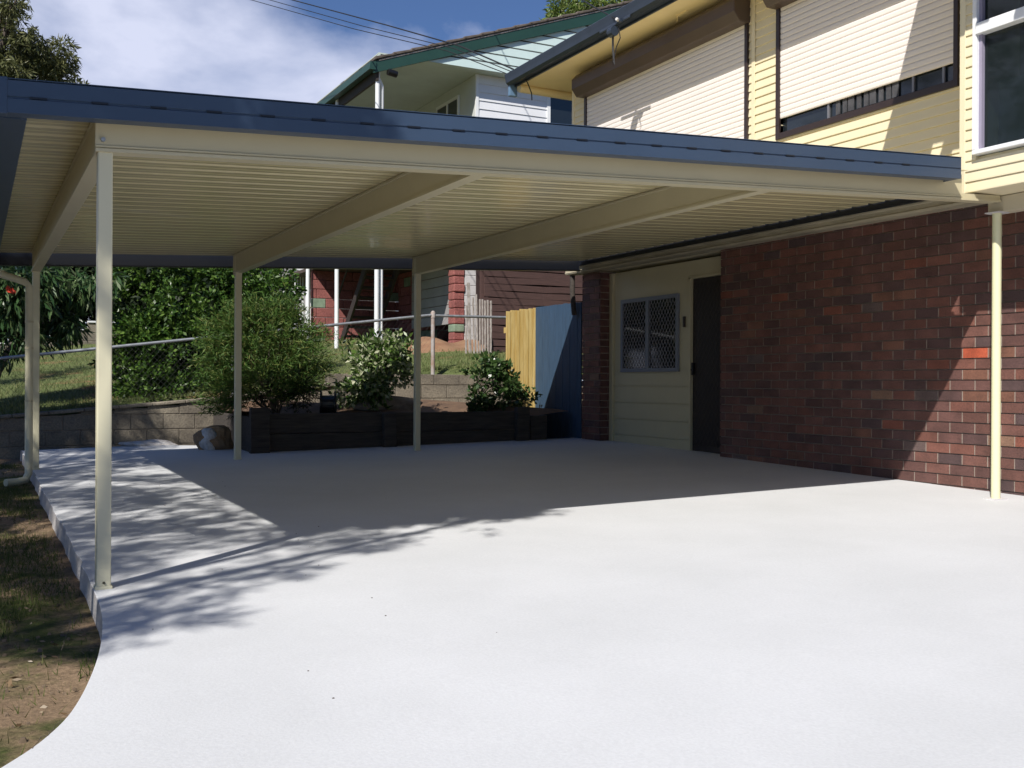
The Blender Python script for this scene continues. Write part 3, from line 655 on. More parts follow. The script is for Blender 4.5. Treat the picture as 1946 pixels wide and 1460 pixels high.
rock((rc[0] + .02, 12.75, -.70), (.20, .16, .19), 'stone', ROCKM, RK, 3)
rock((rc[0] - .06, 12.66, -.69), (.10, .09, .14), 'paint_smear', WPAINT, RK, 5)
o = rock((1.95, 13.8, -.80), (.34, .16, .07), 'mortar_lump', WPAINT, None, 9); tag(o, 'lump of spilt pale mortar at the foot of the block wall', 'mortar lump')
o = rock((4.75, 12.7, -.30), (.42, .16, .13), 'garden_stone', mat('grey_stone', (.30, .26, .23), .95, .3, 4, .5, 20), None, 14); tag(o, 'long grey stone under the variegated shrub in the garden bed', 'stone')
# yellow and blue paling fences
YF_ = thing('paling_fence', 'sunlit yellow timber paling fence panel at the end of the garden bed', 'fence', (6.86, 13.1, -.45))
q = MB(); x = 6.635; i = 0
while x < 7.07:
    w_ = .072; q.box(x, x + w_ - .006, 13.085 + .006 * (i % 2), 13.105 + .006 * (i % 2), -.5, 1.0 + .15 * (x - 6.63) + random.uniform(-.01, .012)); x += w_; i += 1
q.build('paling', YELL, YF_, .003)
q = MB(); q.box(6.63, 7.08, 13.115, 13.16, .7, .78); q.build('fence_rail', YELL, YF_); q = MB(); q.box(6.63, 7.08, 13.115, 13.16, -.2, -.12); q.build('fence_rail', YELL, YF_)
BF_ = thing('paling_fence', 'blue painted board fence between the yellow palings and the brick pier', 'fence', (7.1, 12.4, -.8))
q = MB(); y = 11.84; i = 0
while y < 13.10:
    q.box(7.10 - .002 * (i % 2), 7.12, y, min(y + .092, 13.11), -.9, 1.074 + random.uniform(-.006, .006)); y += .095; i += 1
q.build('paling', BLUEF, BF_, .002)
q = MB(); q.box(7.12, 7.16, 11.84, 13.1, .75, .83); q.build('fence_rail', BLUEF, BF_); q = MB(); q.box(7.12, 7.16, 11.84, 13.1, -.5, -.42); q.build('fence_rail', BLUEF, BF_)
# leaning pickets
PK = thing('picket_stack', 'weathered white pickets standing by the pale block column', 'pickets', (8.1, 16.6, .5))
zb = yz(8.2, 16.6) - .05
for (px, w_, zt, ln) in ((885, .03, 1.6, -.02), (892, .05, 2.0, .03), (901, .028, 1.75, .02), (907, .028, 1.8, .02), (912, .025, 1.72, 0), (917, .025, 1.72, .0), (922, .025, 1.7, 0), (927, .028, 1.71, .0), (932, .03, 1.7, -.01)):
    c = onY(px, 600, 16.6)[0]; q = MB(); q.hexa([(c, 16.6, zb), (c + w_, 16.6, zb), (c + w_, 16.63, zb), (c, 16.63, zb), (c - ln, 16.62, zt - .25), (c + w_ - ln, 16.62, zt - .25), (c + w_ - ln, 16.65, zt - .25), (c - ln, 16.65, zt - .25)]); q.build('picket', WEATH, PK, .004)
sbk = grid('soil_bank', list(np.linspace(6.5, 8.3, 28)), list(np.linspace(16.9, 17.95, 14)), lambda x, y: yz(x, y) - .05 + (.20 + .05 * math.sin(x * 7)) * math.sin(min(1, max(0, (y - 16.9) / .8)) * 1.57) * math.sin(min(1, max(0, (x - 6.5) / .5)) * 1.57), mat('red_soil', (.27, .16, .09), .95, .3, 5, .6, 30, col2=(.20, .10, .055)))
struct(sbk)
# brown slat screen
SF = thing('slat_screen', 'dark brown horizontal slat screen beside the pale block column', 'screen', (10, 17.2, .6))
xa = onY(921, 560, 17.25)[0]; xb = 12.6; q = MB(); z = .55
rs = random.Random(4)
while z < 2.75:
    n_ = 7; xs_ = [xa + (xb - xa) * i / n_ for i in range(n_ + 1)]; off = [rs.uniform(-.012, .012) for _ in xs_]
    for i in range(n_): 
        a, b = xs_[i], xs_[i + 1]
        q.hexa([(a, 17.25, z + off[i]), (b, 17.25, z + off[i + 1]), (b, 17.275, z + off[i + 1]), (a, 17.275, z + off[i]), (a, 17.25, z + .116 + off[i]), (b, 17.25, z + .116 + off[i + 1]), (b, 17.275, z + .116 + off[i + 1]), (a, 17.275, z + .116 + off[i])])
    z += .128
q.build('slats', SLATF, SF, .003)
for xx in (xa, xa + 1.4, xa + 2.8): q = MB(); q.box(xx - .05, xx + .03, 17.28, 17.36, .3, 2.8); q.build('screen_post', SLATF, SF)
q = MB(); q.box(xa, xb, 17.6, 17.63, .3, 2.8); q.build('backing_panel', mat('dark_panel', (.05, .028, .026), .9, .1, 3), SF)

# ============================================================ NEIGHBOUR'S HOUSE
nh = thing('house', 'white weatherboard house with a green gable fascia and brown tiled roof behind the carport', 'house', (8.4, 18, .9))
YN, YWL = 17.6, 17.95; XV = 6.369; XS = 8.436; zE = 5.62; 
sl = (7.344 - 5.669) / (11.076 - 6.369)            # roof pitch
XRG = 13.2; zR = zE + sl * (XRG - XV)
def rz(x): return 5.70 + sl * (x - XV) if x < XRG else 5.70 + sl * (2 * XRG - x - XV)
q = MB(); q.hexa([(XV - .1, YN, rz(XV - .1) - .20), (XRG, YN, rz(XRG) - .23), (XRG, YN + .04, rz(XRG) - .23), (XV - .1, YN + .04, rz(XV - .1) - .20), (XV - .1, YN, rz(XV - .1)), (XRG, YN, rz(XRG)), (XRG, YN + .04, rz(XRG)), (XV - .1, YN + .04, rz(XV - .1))]); q.build('gable_fascia', GREEN, nh)
q = MB(); q.hexa([(XV, YN - .01, rz(XV) - .01), (XRG, YN - .01, rz(XRG) - .01), (XRG, YN + .05, rz(XRG) - .01), (XV, YN + .05, rz(XV) - .01), (XV, YN - .01, rz(XV) + .012), (XRG, YN - .01, rz(XRG) + .012), (XRG, YN + .05, rz(XRG) + .012), (XV, YN + .05, rz(XV) + .012)]); q.build('verge_strip', WEATH, nh)
def roofside(x0, x1, s_):
    q = MB(); n_ = int(abs(x1 - x0) / .33)
    for i in range(n_):
        a = x0 + (x1 - x0) * i / n_; b = x0 + (x1 - x0) * (i + 1) / n_ + .04 * s_; za, zb = rz(a) + .075, rz(b) + .02
        a, b = a - .03 * s_, b
        q.hexa([(a, YN - .03, za - .06), (b, YN - .03, zb - .0), (b, 27, zb), (a, 27, za - .06), (a, YN - .03, za), (b, YN - .03, zb + .04), (b, 27, zb + .04), (a, 27, za)] if s_ > 0 else [(b, YN - .03, zb), (a, YN - .03, za - .06), (a, 27, za - .06), (b, 27, zb), (b, YN - .03, zb + .04), (a, YN - .03, za), (a, 27, za), (b, 27, zb + .04)])
    return q.build('tiled_roof', TILE, nh, .012)
roofside(XV - .05, XRG, 1); roofside(2 * XRG - XV, XRG, -1)
q = MB(); q.prism([(XV - .16, 0, 5.66), (XV - .18, 0, 5.52), (XV - .06, 0, 5.52), (XV - .05, 0, 5.66)], (0, YN - .02, 0), (0, 27, 0)); q.build('eave_gutter', GREEN, nh)
q = MB(); q.box(XV - .03, XV + .02, YN + .05, 26.8, 5.36, 5.62); q.build('verandah_beam', mat('dark_timber', (.05, .04, .035), .8, .1, 3), nh)
q = MB(); q.box(XV + .02, 14, YN + .06, 26.8, 5.835, 5.86); q.box(XV + .02, XV + .05, YN + .05, 26.8, 5.6, 5.84); q.build('verandah_ceiling', CEILG, nh)
# mint gable boards
q = MB(); z = 5.835; i = 0
while z < rz(XRG) - .2:
    xl = XV + (z + .2 - 5.70) / sl + .02; zt = z + .155; xl2 = XV + (zt + .2 - 5.70) / sl + .02
    if xl < XRG: q.prism([(xl, YN + .052 - .004, z), (xl2, YN + .052, zt - .012), (min(13.6, 2 * XRG - xl2), YN + .052, zt - .012), (min(13.8, 2 * XRG - xl), YN + .048, z)], (0, 0, 0), (0, .02, 0))
    z += .17
q.build('gable_boards', MINT, nh)
q = MB(); q.box(7.5, 13.8, YN + .075, YN + .09, 5.835, rz(XRG) - .2) if False else q.prism([(7.6, YN + .074, 5.836), (XRG, YN + .074, rz(XRG) - .22), (XRG + 1, YN + .074, rz(XRG) - .4), (XRG + 1, YN + .074, 5.836)], (0, 0, 0), (0, .01, 0)); q.build('gable_backing', GREYW, nh)
# white weatherboard front wall and side wall
def hboards(q, x0, x1, Y, z0, z1, p_):
    z = z0
    while z < z1: q.prism([(0, Y - .016, z), (0, Y - .014, z + .012), (0, Y, min(z + p_, z1)), (0, Y + .03, min(z + p_, z1)), (0, Y + .03, z)], (x0, 0, 0), (x1, 0, 0)); z += p_
q = MB(); hboards(q, XS + .04, 10.02, YWL, 2.5, 5.83, .158); hboards(q, 10.58, 14, YWL, 2.5, 5.83, .158); hboards(q, 10.02, 10.58, YWL, 2.5, 4.6, .158); q.build('front_wall', WHITEW, nh)
q = MB(); q.box(XS - .01, XS + .045, YWL - .025, YWL + .03, 2.5, 5.83); q.box(9.96, 10.03, YWL - .03, YWL + .02, 4.6, 5.83); q.build('corner_trim', WHITE, nh)
q = MB(); q.box(XS, XS + .05, YWL + .03, 26.5, 2.45, 5.83); q.build('side_wall', mat('side_boards', (.60, .62, .60), .7, .06, 2), nh)
q = MB(); q.box(10.03, 10.56, YWL - .005, YWL + .01, 4.6, 5.66); q.build('window', GLASS, nh)
q = MB(); q.box(XS - .02, XS - .005, 18.75, 19.75, 4.5, 5.56); nw = q.build('window', GLASS, nh); q = MB()
for (a, b, c, d) in ((18.70, 18.75, 4.45, 5.62), (19.22, 19.28, 4.5, 5.56), (19.75, 19.80, 4.45, 5.62), (18.75, 19.75, 5.56, 5.62)): q.box(XS - .035, XS - .002, a, b, c, d)
q.build('window_frame', WHITE, nw)
q = MB(); q.box(XV + .05, 14, YN + .3, 26.5, 2.40, 2.47); q.build('floor_deck', mat('deck', (.10, .07, .06), .8, .2, 3), nh)
# posts
for (px, Y, r_) in ((716, YN + .12, .043), (640, 19.85, .043), (585, 21.85, .043)):
    c = onY(px, 560, Y)[0] - .0; q = MB(); q.tube([(c, Y, yz(c, Y) - .1), (c, Y, 5.56)], r_, 14); q.build('verandah_post', WHITE, nh, smooth=True)
c = onY(724.5, 560, YN + .16)[0]; q = MB(); q.tube([(c, YN + .16, .5), (c, YN + .16, 3.0), (c - .0, YN + .16, 5.30), (c - .1, YN + .12, 5.45)], .03, 12); q.build('neighbour_downpipe', WHITE, nh, smooth=True)
q = MB(); q.tube([(c + .05, YN - .0, 5.52), (c + .22, YN + .02, 5.50)], .06, 12); q.build('flood_light', BLACKP, nh, smooth=True)
# ground floor: red block wall, grey panel, pier, column
def blockwall(name, x0, x1, y, z0, z1, parent):
    q = MB(); z = z0; r = 0; rr = random.Random(2)
    while z < z1:
        x = x0 - (.1 if r % 2 else .3)
        while x < x1:
            a, b = max(x, x0), min(x + .39, x1)
            if b > a + .02: q.box(a, b, y + rr.uniform(0, .02), y + .12, z, min(z + .19, z1), 1 if rr.random() < .16 else 0)
            x += .4
        z += .2; r += 1
    return q.build(name, [REDB, GREENB], parent, .008)
blockwall('lower_wall', 6.45, 12, 21.9, .6, 2.4, nh)
q = MB(); z = .5; rr = random.Random(5); r = 0
while z < 2.4:
    y = 20.0 - (.2 if r % 2 else 0)
    while y < 21.9: q.box(XS - .02 - rr.uniform(0, .02), XS + .1, max(y, 20.0), min(y + .39, 21.9), z, z + .19, 1 if rr.random() < .16 else 0); y += .4
    z += .2; r += 1
q.build('lower_side_wall', [REDB, GREENB], nh, .006)
q = MB(); z = 1.12
while z < 2.4: q.box(XS - .35, XS - .32, 18.12, 20.3, z, z + .18); z += .19
q.build('grey_panel', GREYW, nh, .004)
xp0, xp1, xp2 = onY(862, 570, 17.9)[0], onY(882, 570, 17.9)[0], onY(920, 570, 17.9)[0]
q = MB(); z = .5; i = 0
while z < 2.4: q.box(xp0 + rr.uniform(-.012, .012), xp1 + rr.uniform(-.0, .01), 17.9 - rr.uniform(0, .03), 18.15, z, z + .145, 1 if i in (3, 11) else 0); z += .15; i += 1
q.build('brick_pier', [REDB, GREENB], nh, .02)
q = MB(); z = .5
while z < 2.4: q.box(xp1 + .012, xp2, 17.9, 18.1, z, z + .185); z += .19
q.build('block_column', GREYBL, nh, .008)
# stairs up to the verandah
stx = 6.95; q = MB(); n_ = 9; sw = .62
for i in range(n_):
    z = .95 + i * .19; y = 21.3 - i * .20; q.box(stx, stx + sw, y - .14, y + .14, z, z + .045)
DT = mat('stair_timber', (.035, .024, .022), .8, .2, 3); st_ = q.build('stair_treads', DT, nh)
for xx in (stx - .04, stx + sw):
    q = MB(); q.hexa([(xx, 21.35, .75), (xx + .05, 21.35, .75), (xx + .05, 21.6, .75), (xx, 21.6, .75), (xx, 19.45, 2.55), (xx + .05, 19.45, 2.55), (xx + .05, 19.7, 2.55), (xx, 19.7, 2.55)]); q.build('stringer', DT, nh)
q = MB(); q.tube([(stx - .1, 21.6, 1.6), (stx - .1, 19.5, 3.4)], .022, 8); q.build('handrail', DT, nh)
# white balustrade seen past the bush
BR = thing('balustrade', 'white painted balustrade with thin uprights behind the green bush', 'balustrade', (6.6, 23.5, .9))
xa, xb = onY(560, 540, 23.5)[0], onY(600, 540, 23.5)[0]
for i in range(9):
    q = MB(); c = xa + (xb - xa) * i / 8; q.box(c, c + .02, 23.5, 23.52, 1.0, 2.9); q.build('baluster', WHITE, BR)
q = MB(); q.box(xa - .5, xb + .05, 23.48, 23.54, 2.0, 2.06); q.hexa([(xa - .6, 23.45, 2.70), (xb, 23.45, 2.45), (xb, 23.5, 2.45), (xa - .6, 23.5, 2.70), (xa - .6, 23.45, 3.0), (xb, 23.45, 2.75), (xb, 23.5, 2.75), (xa - .6, 23.5, 3.0)]); q.build('rail', WHITE, BR)
# orange brick house end far off
OH = thing('house', 'sliver of an orange brick house with a grey wall seen behind the bushes', 'house', (7, 34, 1.5))
c0, c1, c2 = onY(470, 510, 34)[0], onY(540, 510, 34)[0], onY(470, 510, 34)[2]
q = MB(); q.box(c0 - 3, c1 + 4, 34, 38, 4.15, 4.9); q.build('orange_wall', ORANGE, OH)
q = MB(); q.box(c0 - 2.9, c1 + 3.9, 34.05, 37.9, .5, 4.15); q.build('lower_wall', GREYW, OH)
q = MB(); q.prism([(c0 - 3.3, 33.6, 4.9), (c1 + 4.3, 33.6, 4.9), (c1 + 4.3, 36, 5.6), (c0 - 3.3, 36, 5.6)], (0, 0, 0), (0, 0, .08)); q.prism([(c0 - 3.3, 38.4, 4.9), (c1 + 4.3, 38.4, 4.9), (c1 + 4.3, 36, 5.6), (c0 - 3.3, 36, 5.6)], (0, 0, 0), (0, 0, .081)); q.build('roof', TILE, OH)
# stepped far block wall
FW = thing('block_wall', 'stepped grey block wall with a white capping at the top of the yard lawn', 'wall', (1.5, 27, .6))
q = MB(); c_ = MB()
for (pa, pb, pt) in ((-400, 16, 650), (16, 110, 640), (110, 167, 627), (167, 240, 614), (240, 420, 605)):
    xa, xb, zt = onY(pa, 650, 27)[0], onY(pb, 650, 27)[0], onY((pa + pb) / 2, pt, 27)[2]
    x = xa; r = 0
    z = -.2
    while z < zt:
        x = xa
        while x < xb - .02: q.box(x, min(x + .39, xb - .005), 27, 27.18, z, min(z + .19, zt)); x += .4
        z += .195
    c_.box(xa, xb, 26.97, 27.2, zt, zt + .04)
q.build('blocks', BLOCK, FW, .01); c_.build('capping', WHITE, FW)
# hose reel
HR = thing('hose_reel', 'black plastic hose reel standing among the shrubs in the garden bed', 'hose reel', (3.85, 12.4, -.42))
hc = Vector((3.84, 12.35, -.27))
for s_ in (-1, 1):
    q = MB(); pts = []
    ax = Vector((.94, -.34, 0)) * .085 * s_; e1 = Vector((.34, .94, 0)); e2 = Vector((0, 0, 1))
    pts = [hc + ax + (e1 * math.cos(t) + e2 * math.sin(t)) * .16 for t in np.linspace(0, 2 * math.pi, 25)]; q.tube(pts, .011, 8)
    for t in range(4): a = t * math.pi / 4; q.tube([hc + ax - (e1 * math.cos(a) + e2 * math.sin(a)) * .16, hc + ax + (e1 * math.cos(a) + e2 * math.sin(a)) * .16], .009, 6)
    q.build('reel_flange', BLACKP, HR, smooth=True)
q = MB(); q.tube([hc - Vector((.94, -.34, 0)) * .08, hc + Vector((.94, -.34, 0)) * .08], .11, 20); q.build('drum', BLACKP, HR)

# ============================================================ PLANTS
def P3(px, py, Y): v = onY(px, py, Y); return (v[0], Y, v[2])
def shrub(name, label, cat, base, clumps, per, ln, wd, m_, stems=8, r0=.018, sub=9, bend=.25, subr=.28, group=None, bark=BARK):
    t = thing(name, label, cat, base, group); Pp, Dd = clump_pts(clumps, per, sub, subr)
    leaves(Pp, Dd, ln, wd, m_, 'foliage', t, bend)
    tips = [c[:3] for c in clumps][:stems]; branches(base, tips, r0, 'stem', bark, t); return t
LM1 = leafmat('glossy_green', (.018, .045, .008), (.05, .11, .016), (.13, .21, .04), .35)
LM2 = leafmat('variegated', (.07, .14, .03), (.22, .29, .11), (.55, .55, .40), .4)
LM3 = leafmat('dark_green', (.018, .045, .012), (.04, .085, .02), (.09, .14, .05), .3)
LM4 = leafmat('needle', (.045, .10, .018), (.085, .17, .03), (.18, .19, .05), .6, .3)
LM5 = leafmat('mango', (.03, .07, .025), (.06, .12, .04), (.14, .18, .08), .28)
LM6 = leafmat('gum', (.07, .085, .03), (.13, .14, .055), (.20, .20, .09), .45)
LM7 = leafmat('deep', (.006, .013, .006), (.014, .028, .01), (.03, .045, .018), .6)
def ell(cx_, cy_, rx, ry, Y, n, r, rs_=.8, dy=.5):
    """clumps filling a picture-plane ellipse standing at depth Y"""
    out = []
    for i in range(n):
        a = random.uniform(0, 6.283); q = math.sqrt(random.random())
        c = P3(cx_ + rx * q * math.cos(a), cy_ + ry * q * math.sin(a), Y); k = random.uniform(.7, 1.25)
        out.append((c[0], Y + random.uniform(-dy, dy) * math.sqrt(max(0, 1 - q * q * .7)), c[2], r * k, r * k, r * k * rs_))
    return out
# big bush behind the wire fence
cl = ell(325, 610, 88, 95, 15.6, 32, .36, dy=.8) + ell(440, 560, 90, 60, 16, 24, .34, dy=.8) + ell(345, 705, 85, 55, 15.3, 26, .34, dy=.6) + ell(505, 590, 48, 60, 16.2, 12, .34) + ell(270, 540, 45, 40, 16, 10, .36) + ell(335, 735, 82, 24, 14.85, 22, .27, dy=.25) + ell(270, 680, 50, 60, 15.1, 16, .33, dy=.3) + ell(350, 530, 120, 25, 16, 14, .34)
bush_ = shrub('bush', 'large dense green bush growing behind the wire fence', 'bush', (2.9, 15.6, yz(2.9, 15.6)), cl, 560, .075, .040, LM1, 14, .035, 12, .25, .2)
Pq, Dq = clump_pts(ell(340, 620, 80, 100, 15.9, 16, .5, dy=.3) + ell(460, 560, 80, 40, 16.3, 8, .45, dy=.3), 260, 9); leaves(Pq, Dq, .11, .05, LM7, 'inner_foliage', bush_)  # near-black leaves put the shade of the bush's gaps into colour
# variegated shrub
cl = ell(700, 700, 75, 55, 12.75, 20, .2, dy=.3) + ell(700, 755, 55, 30, 12.7, 8, .17, dy=.2)
shrub('shrub', 'leafy shrub with pale sunlit leaves beside the hose reel in the garden bed', 'shrub', (4.65, 12.7, -.4), cl, 170, .085, .045, [LM2, LM2, LM1], 12, .014, 5)
# upright young shoots above it
t = thing('shrub', 'fresh upright green shoots rising above the pale leaved shrub', 'shrub', (4.7, 12.9, -.4))
Pp, Dd = [], []
for px in (655, 668, 690, 700, 712, 741, 752, 762, 775):
    top = 628 + random.randint(-3, 26); a = np.array(P3(px, 690, 12.95)); b = np.array(P3(px + random.randint(-8, 8), top, 12.95))
    for i in range(16): f = i / 15; Pp.append(a + (b - a) * f); an = i * 2.4; Dd.append([math.cos(an) * .7, math.sin(an) * .7, .8])
leaves(np.array(Pp), np.array(Dd), .10, .04, LM1, 'foliage', t, .1); branches((4.7, 12.9, -.4), [P3(px, 650, 12.95) for px in (655, 690, 712, 741, 762)], .01, 'stem', BARK, t)
# dark shrub at right
cl = ell(935, 720, 38, 36, 12.9, 9, .17, dy=.2) + ell(955, 760, 50, 26, 12.8, 9, .16, dy=.2) + ell(900, 775, 20, 10, 12.6, 3, .12, dy=.1) + [(*P3(985, 745, 12.9), .1, .1, .14), (*P3(930, 690, 12.9), .09, .09, .15)]
shrub('shrub', 'dark glossy shrub in front of the yellow paling fence', 'shrub', (6.0, 12.8, -.4), cl, 110, .075, .042, LM3, 12, .012, 6)
# feathery needle shrub
t = thing('feathery_shrub', 'tall feathery needle-leaved shrub hanging over the timber wall', 'shrub', (3.3, 12.7, -.45))
Pp, Dd, tips = [], [], []
def plume(a, b, droop, n, spread):
    a, b = np.array(a), np.array(b)
    for i in range(n):
        f = (i + random.random()) / n; p = a + (b - a) * f + np.array([0, 0, -droop * f * f]); d = (b - a) / np.linalg.norm(b - a) + np.array([0, 0, -2 * droop * f])
        Pp.append(p + rng.normal(size=3) * spread * .35); Dd.append(d * .8 + rng.normal(size=3) * .55)
def plumes(pc, n, Y, rx, ry, ln, base, dz):
    for i in range(n):
        a = random.uniform(0, 6.283); q = math.sqrt(random.random()); c = P3(pc[0] + rx * q * math.cos(a), pc[1] + ry * q * math.sin(a), Y)
        c = np.array(c) + [0, random.uniform(-.35, .35) * (1 - q * .5), 0]; d = np.array([(c[0] - base[0]) * .9 + random.uniform(-.25, .25), random.uniform(-.35, .2), random.uniform(.1, .8) * dz]); d = d / np.linalg.norm(d)
        plume(c - d * ln * .5, c + d * ln * .5, ln * .28, 26, .05)
plumes((500, 640), 230, 12.75, 95, 62, .42, (3.2, 12.7), 1.0)
plumes((500, 610), 90, 12.8, 70, 45, .36, (3.2, 12.7), 1.6)
plumes((440, 680), 110, 12.65, 55, 55, .42, (3.2, 12.7), .6)
plumes((560, 700), 120, 12.7, 55, 50, .42, (3.2, 12.7), .5)
plumes((505, 720), 80, 12.6, 80, 40, .38, (3.2, 12.7), .3)
plumes((500, 588), 60, 12.85, 66, 26, .34, (3.3, 12.7), 2.0)
plumes((412, 640), 40, 12.8, 26, 45, .36, (3.3, 12.7), .8)
plumes((590, 660), 40, 12.7, 34, 50, .36, (3.2, 12.7), .6)
plumes((425, 750), 45, 12.6, 28, 30, .34, (3.2, 12.7), .1)
leaves(np.array(Pp), np.array(Dd), .085, .012, LM4, 'foliage', t, .15)
tips = [P3(px, py, 12.75) for px, py in ((400, 640), (430, 600), (465, 575), (500, 570), (540, 580), (575, 620), (600, 660), (410, 700), (480, 640), (550, 650))]
branches((3.3, 12.75, -.5), tips, .02, 'stem', BARK, t)
Pq, Dq = clump_pts(ell(500, 745, 85, 35, 12.75, 14, .22, dy=.25), 260, 9); leaves(Pq, Dq, .07, .012, LM7, 'inner_foliage', t)  # near-black needles paint the shade low inside the shrub
# mango-like tree over the left of the fence
t = thing('tree', 'tree with long drooping leaves and bare pale branches beside the left downpipe', 'tree', (.15, 15.4, yz(.1, 15.4)))
cl = ell(30, 600, 60, 60, 15.2, 16, .3, dy=.5) + ell(110, 540, 90, 28, 15.3, 16, .28, dy=.4) + ell(30, 530, 70, 25, 15.2, 8, .28) + ell(120, 620, 26, 26, 15.3, 5, .22) + ell(-80, 560, 60, 80, 15.2, 14, .35)
Pp, Dd = clump_pts(cl, 150, 8, .35); Dd = Dd * .5 + np.array([0, 0, -.55]); leaves(Pp, Dd, .17, .036, LM5, 'foliage', t, .3)
b0 = (.15, 15.4, yz(.15, 15.4) - .05)
mb = MB(); 
def limb(pts, r0, r1): n_ = len(pts); mb.tube(pts, [r0 + (r1 - r0) * i / (n_ - 1) for i in range(n_)], 8)
j = P3(30, 652, 15.3); limb([b0, P3(2, 690, 15.35), P3(20, 665, 15.3), j], .05, .04)
limb([j, P3(18, 640, 15.3), P3(18, 600, 15.2), P3(10, 560, 15.2)], .035, .012); limb([j, P3(44, 640, 15.3), P3(45, 610, 15.3), P3(70, 570, 15.3), P3(95, 545, 15.3)], .032, .01)
limb([P3(45, 625, 15.3), P3(95, 610, 15.3), P3(128, 582, 15.3), P3(148, 560, 15.3), P3(150, 540, 15.3)], .022, .008)
limb([P3(95, 610, 15.3), P3(110, 562, 15.3), P3(124, 545, 15.3), P3(135, 525, 15.3)], .014, .006); limb([P3(128, 582, 15.3), P3(137, 570, 15.3), P3(132, 550, 15.3)], .01, .005)
mb.build('trunk', mat('pale_bark', (.34, .28, .27), .85, .25, 8, .4, 40), t, smooth=True)
fl = ell(14, 560, 2, 2, 15.0, 1, .06); Pp, Dd = clump_pts(fl, 30, 10); leaves(Pp, Dd, .06, .04, mat('red_flower', (.55, .06, .03), .5, .1, 4), 'flower', t)
# dark trees along the back of the yard
def bigtree(label, base, clumps, per, ln, wd, m_, tr=.16, group=None, trunk_top=None, droop=0, nm_='tree'):
    t = thing(nm_, label, 'tree', base, group); Pp, Dd = clump_pts(clumps, per, 8, .3); Dd = Dd + np.array([0, 0, -droop]); leaves(Pp, Dd, ln, wd, m_, 'crown', t, .25)
    mb = MB(); b = Vector(base); tp = Vector(trunk_top or (sum(c[0] for c in clumps) / len(clumps), sum(c[1] for c in clumps) / len(clumps), min(c[2] for c in clumps)))
    mid = b.lerp(tp, .5) + Vector((.1, .05, 0)); mb.tube([b - Vector((0, 0, .2)), mid, tp], [tr, tr * .8, tr * .6], 9)
    for c in clumps[:9]: e = Vector(c[:3]); mb.tube([tp - Vector((0, 0, .15)), tp.lerp(e, .5) + Vector((0, 0, .15)), e], [tr * .5, tr * .28, tr * .1], 6)
    mb.build('trunk', BARK, t, smooth=True); return t
def rc_(c, r, n, k, rz_=.8):
    out = []
    for i in range(n):
        d = ball(1, .3)[0]; out.append((c[0] + d[0] * r[0], c[1] + d[1] * r[1], c[2] + d[2] * r[2], k * random.uniform(.75, 1.2), k * random.uniform(.75, 1.2), k * rz_))
    return out
for i, (x, zc, lab) in enumerate(((-1.2, 3.2, 'dark tree behind the far left end of the stepped wall'), (1.5, 3.0, 'dark tree behind the stepped block wall, left of the front post'), (3.9, 3.2, 'dark tree behind the stepped wall, between the front post and the big bush'))):
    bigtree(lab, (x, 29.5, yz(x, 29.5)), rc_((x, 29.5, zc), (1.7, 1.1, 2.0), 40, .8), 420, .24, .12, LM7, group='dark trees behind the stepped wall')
bigtree('dark green tree behind the big bush', (5.0, 25, yz(5, 25)), rc_((5.0, 25, 2.9), (1.5, 1.0, 1.2), 24, .6), 260, .12, .06, LM3)
# tall gum whose crown tops the carport at the left
def gum(cs, Y):
    out = []
    for (px, py, r, n) in cs:
        for i in range(n):
            a = random.uniform(0, 6.283); q = math.sqrt(random.random()); c = P3(px + r * q * math.cos(a), py + r * q * math.sin(a) * .8, Y); k = random.uniform(.2, .36)
            out.append((c[0], Y + random.uniform(-1.2, 1.2), c[2], k, k, k * .8))
    return out
cs = gum([(12, 30, 22, 12), (36, 75, 26, 14), (88, 118, 30, 18), (35, 132, 40, 22), (116, 128, 20, 10), (-60, 80, 70, 50), (30, 165, 60, 20), (64, 96, 16, 5)], 31)
gb = P3(-10, 640, 31); bigtree('tall gum tree whose olive crown rises above the carport roof at the left', (gb[0], 31, yz(gb[0], 31)), cs, 110, .20, .042, LM6, .2, None, P3(-15, 200, 31), .35, 'gum_tree')
cs = gum([(132, 172, 12, 4), (140, 190, 14, 4), (120, 195, 14, 4)], 34); gb = P3(130, 600, 34)
bigtree('small distant treetop just showing over the carport roof', (gb[0], 34, yz(gb[0], 34)), cs, 90, .18, .05, LM6, .12, None, P3(132, 230, 34), .2)
cs = []
for (px, py, r, n) in ((1060, 33, 22, 8), (1100, 22, 30, 10), (1150, 12, 30, 10), (1190, 5, 25, 6), (1120, 40, 60, 10)):
    for i in range(n):
        a = random.uniform(0, 6.283); q = math.sqrt(random.random()); c = P3(px + r * q * math.cos(a), py + r * q * .7 * math.sin(a), 30); k = random.uniform(.3, .5); cs.append((c[0], 30 + random.uniform(-1, 1), c[2], k, k, k * .8))
gb = P3(1120, 500, 30); bigtree('leafy treetop showing above the tiled roof of the white house', (gb[0], 30, 1.2), cs, 120, .17, .06, leafmat('light_gum', (.07, .12, .02), (.13, .19, .035), (.20, .22, .07), .4), .14, None, P3(1120, 90, 30), .1)
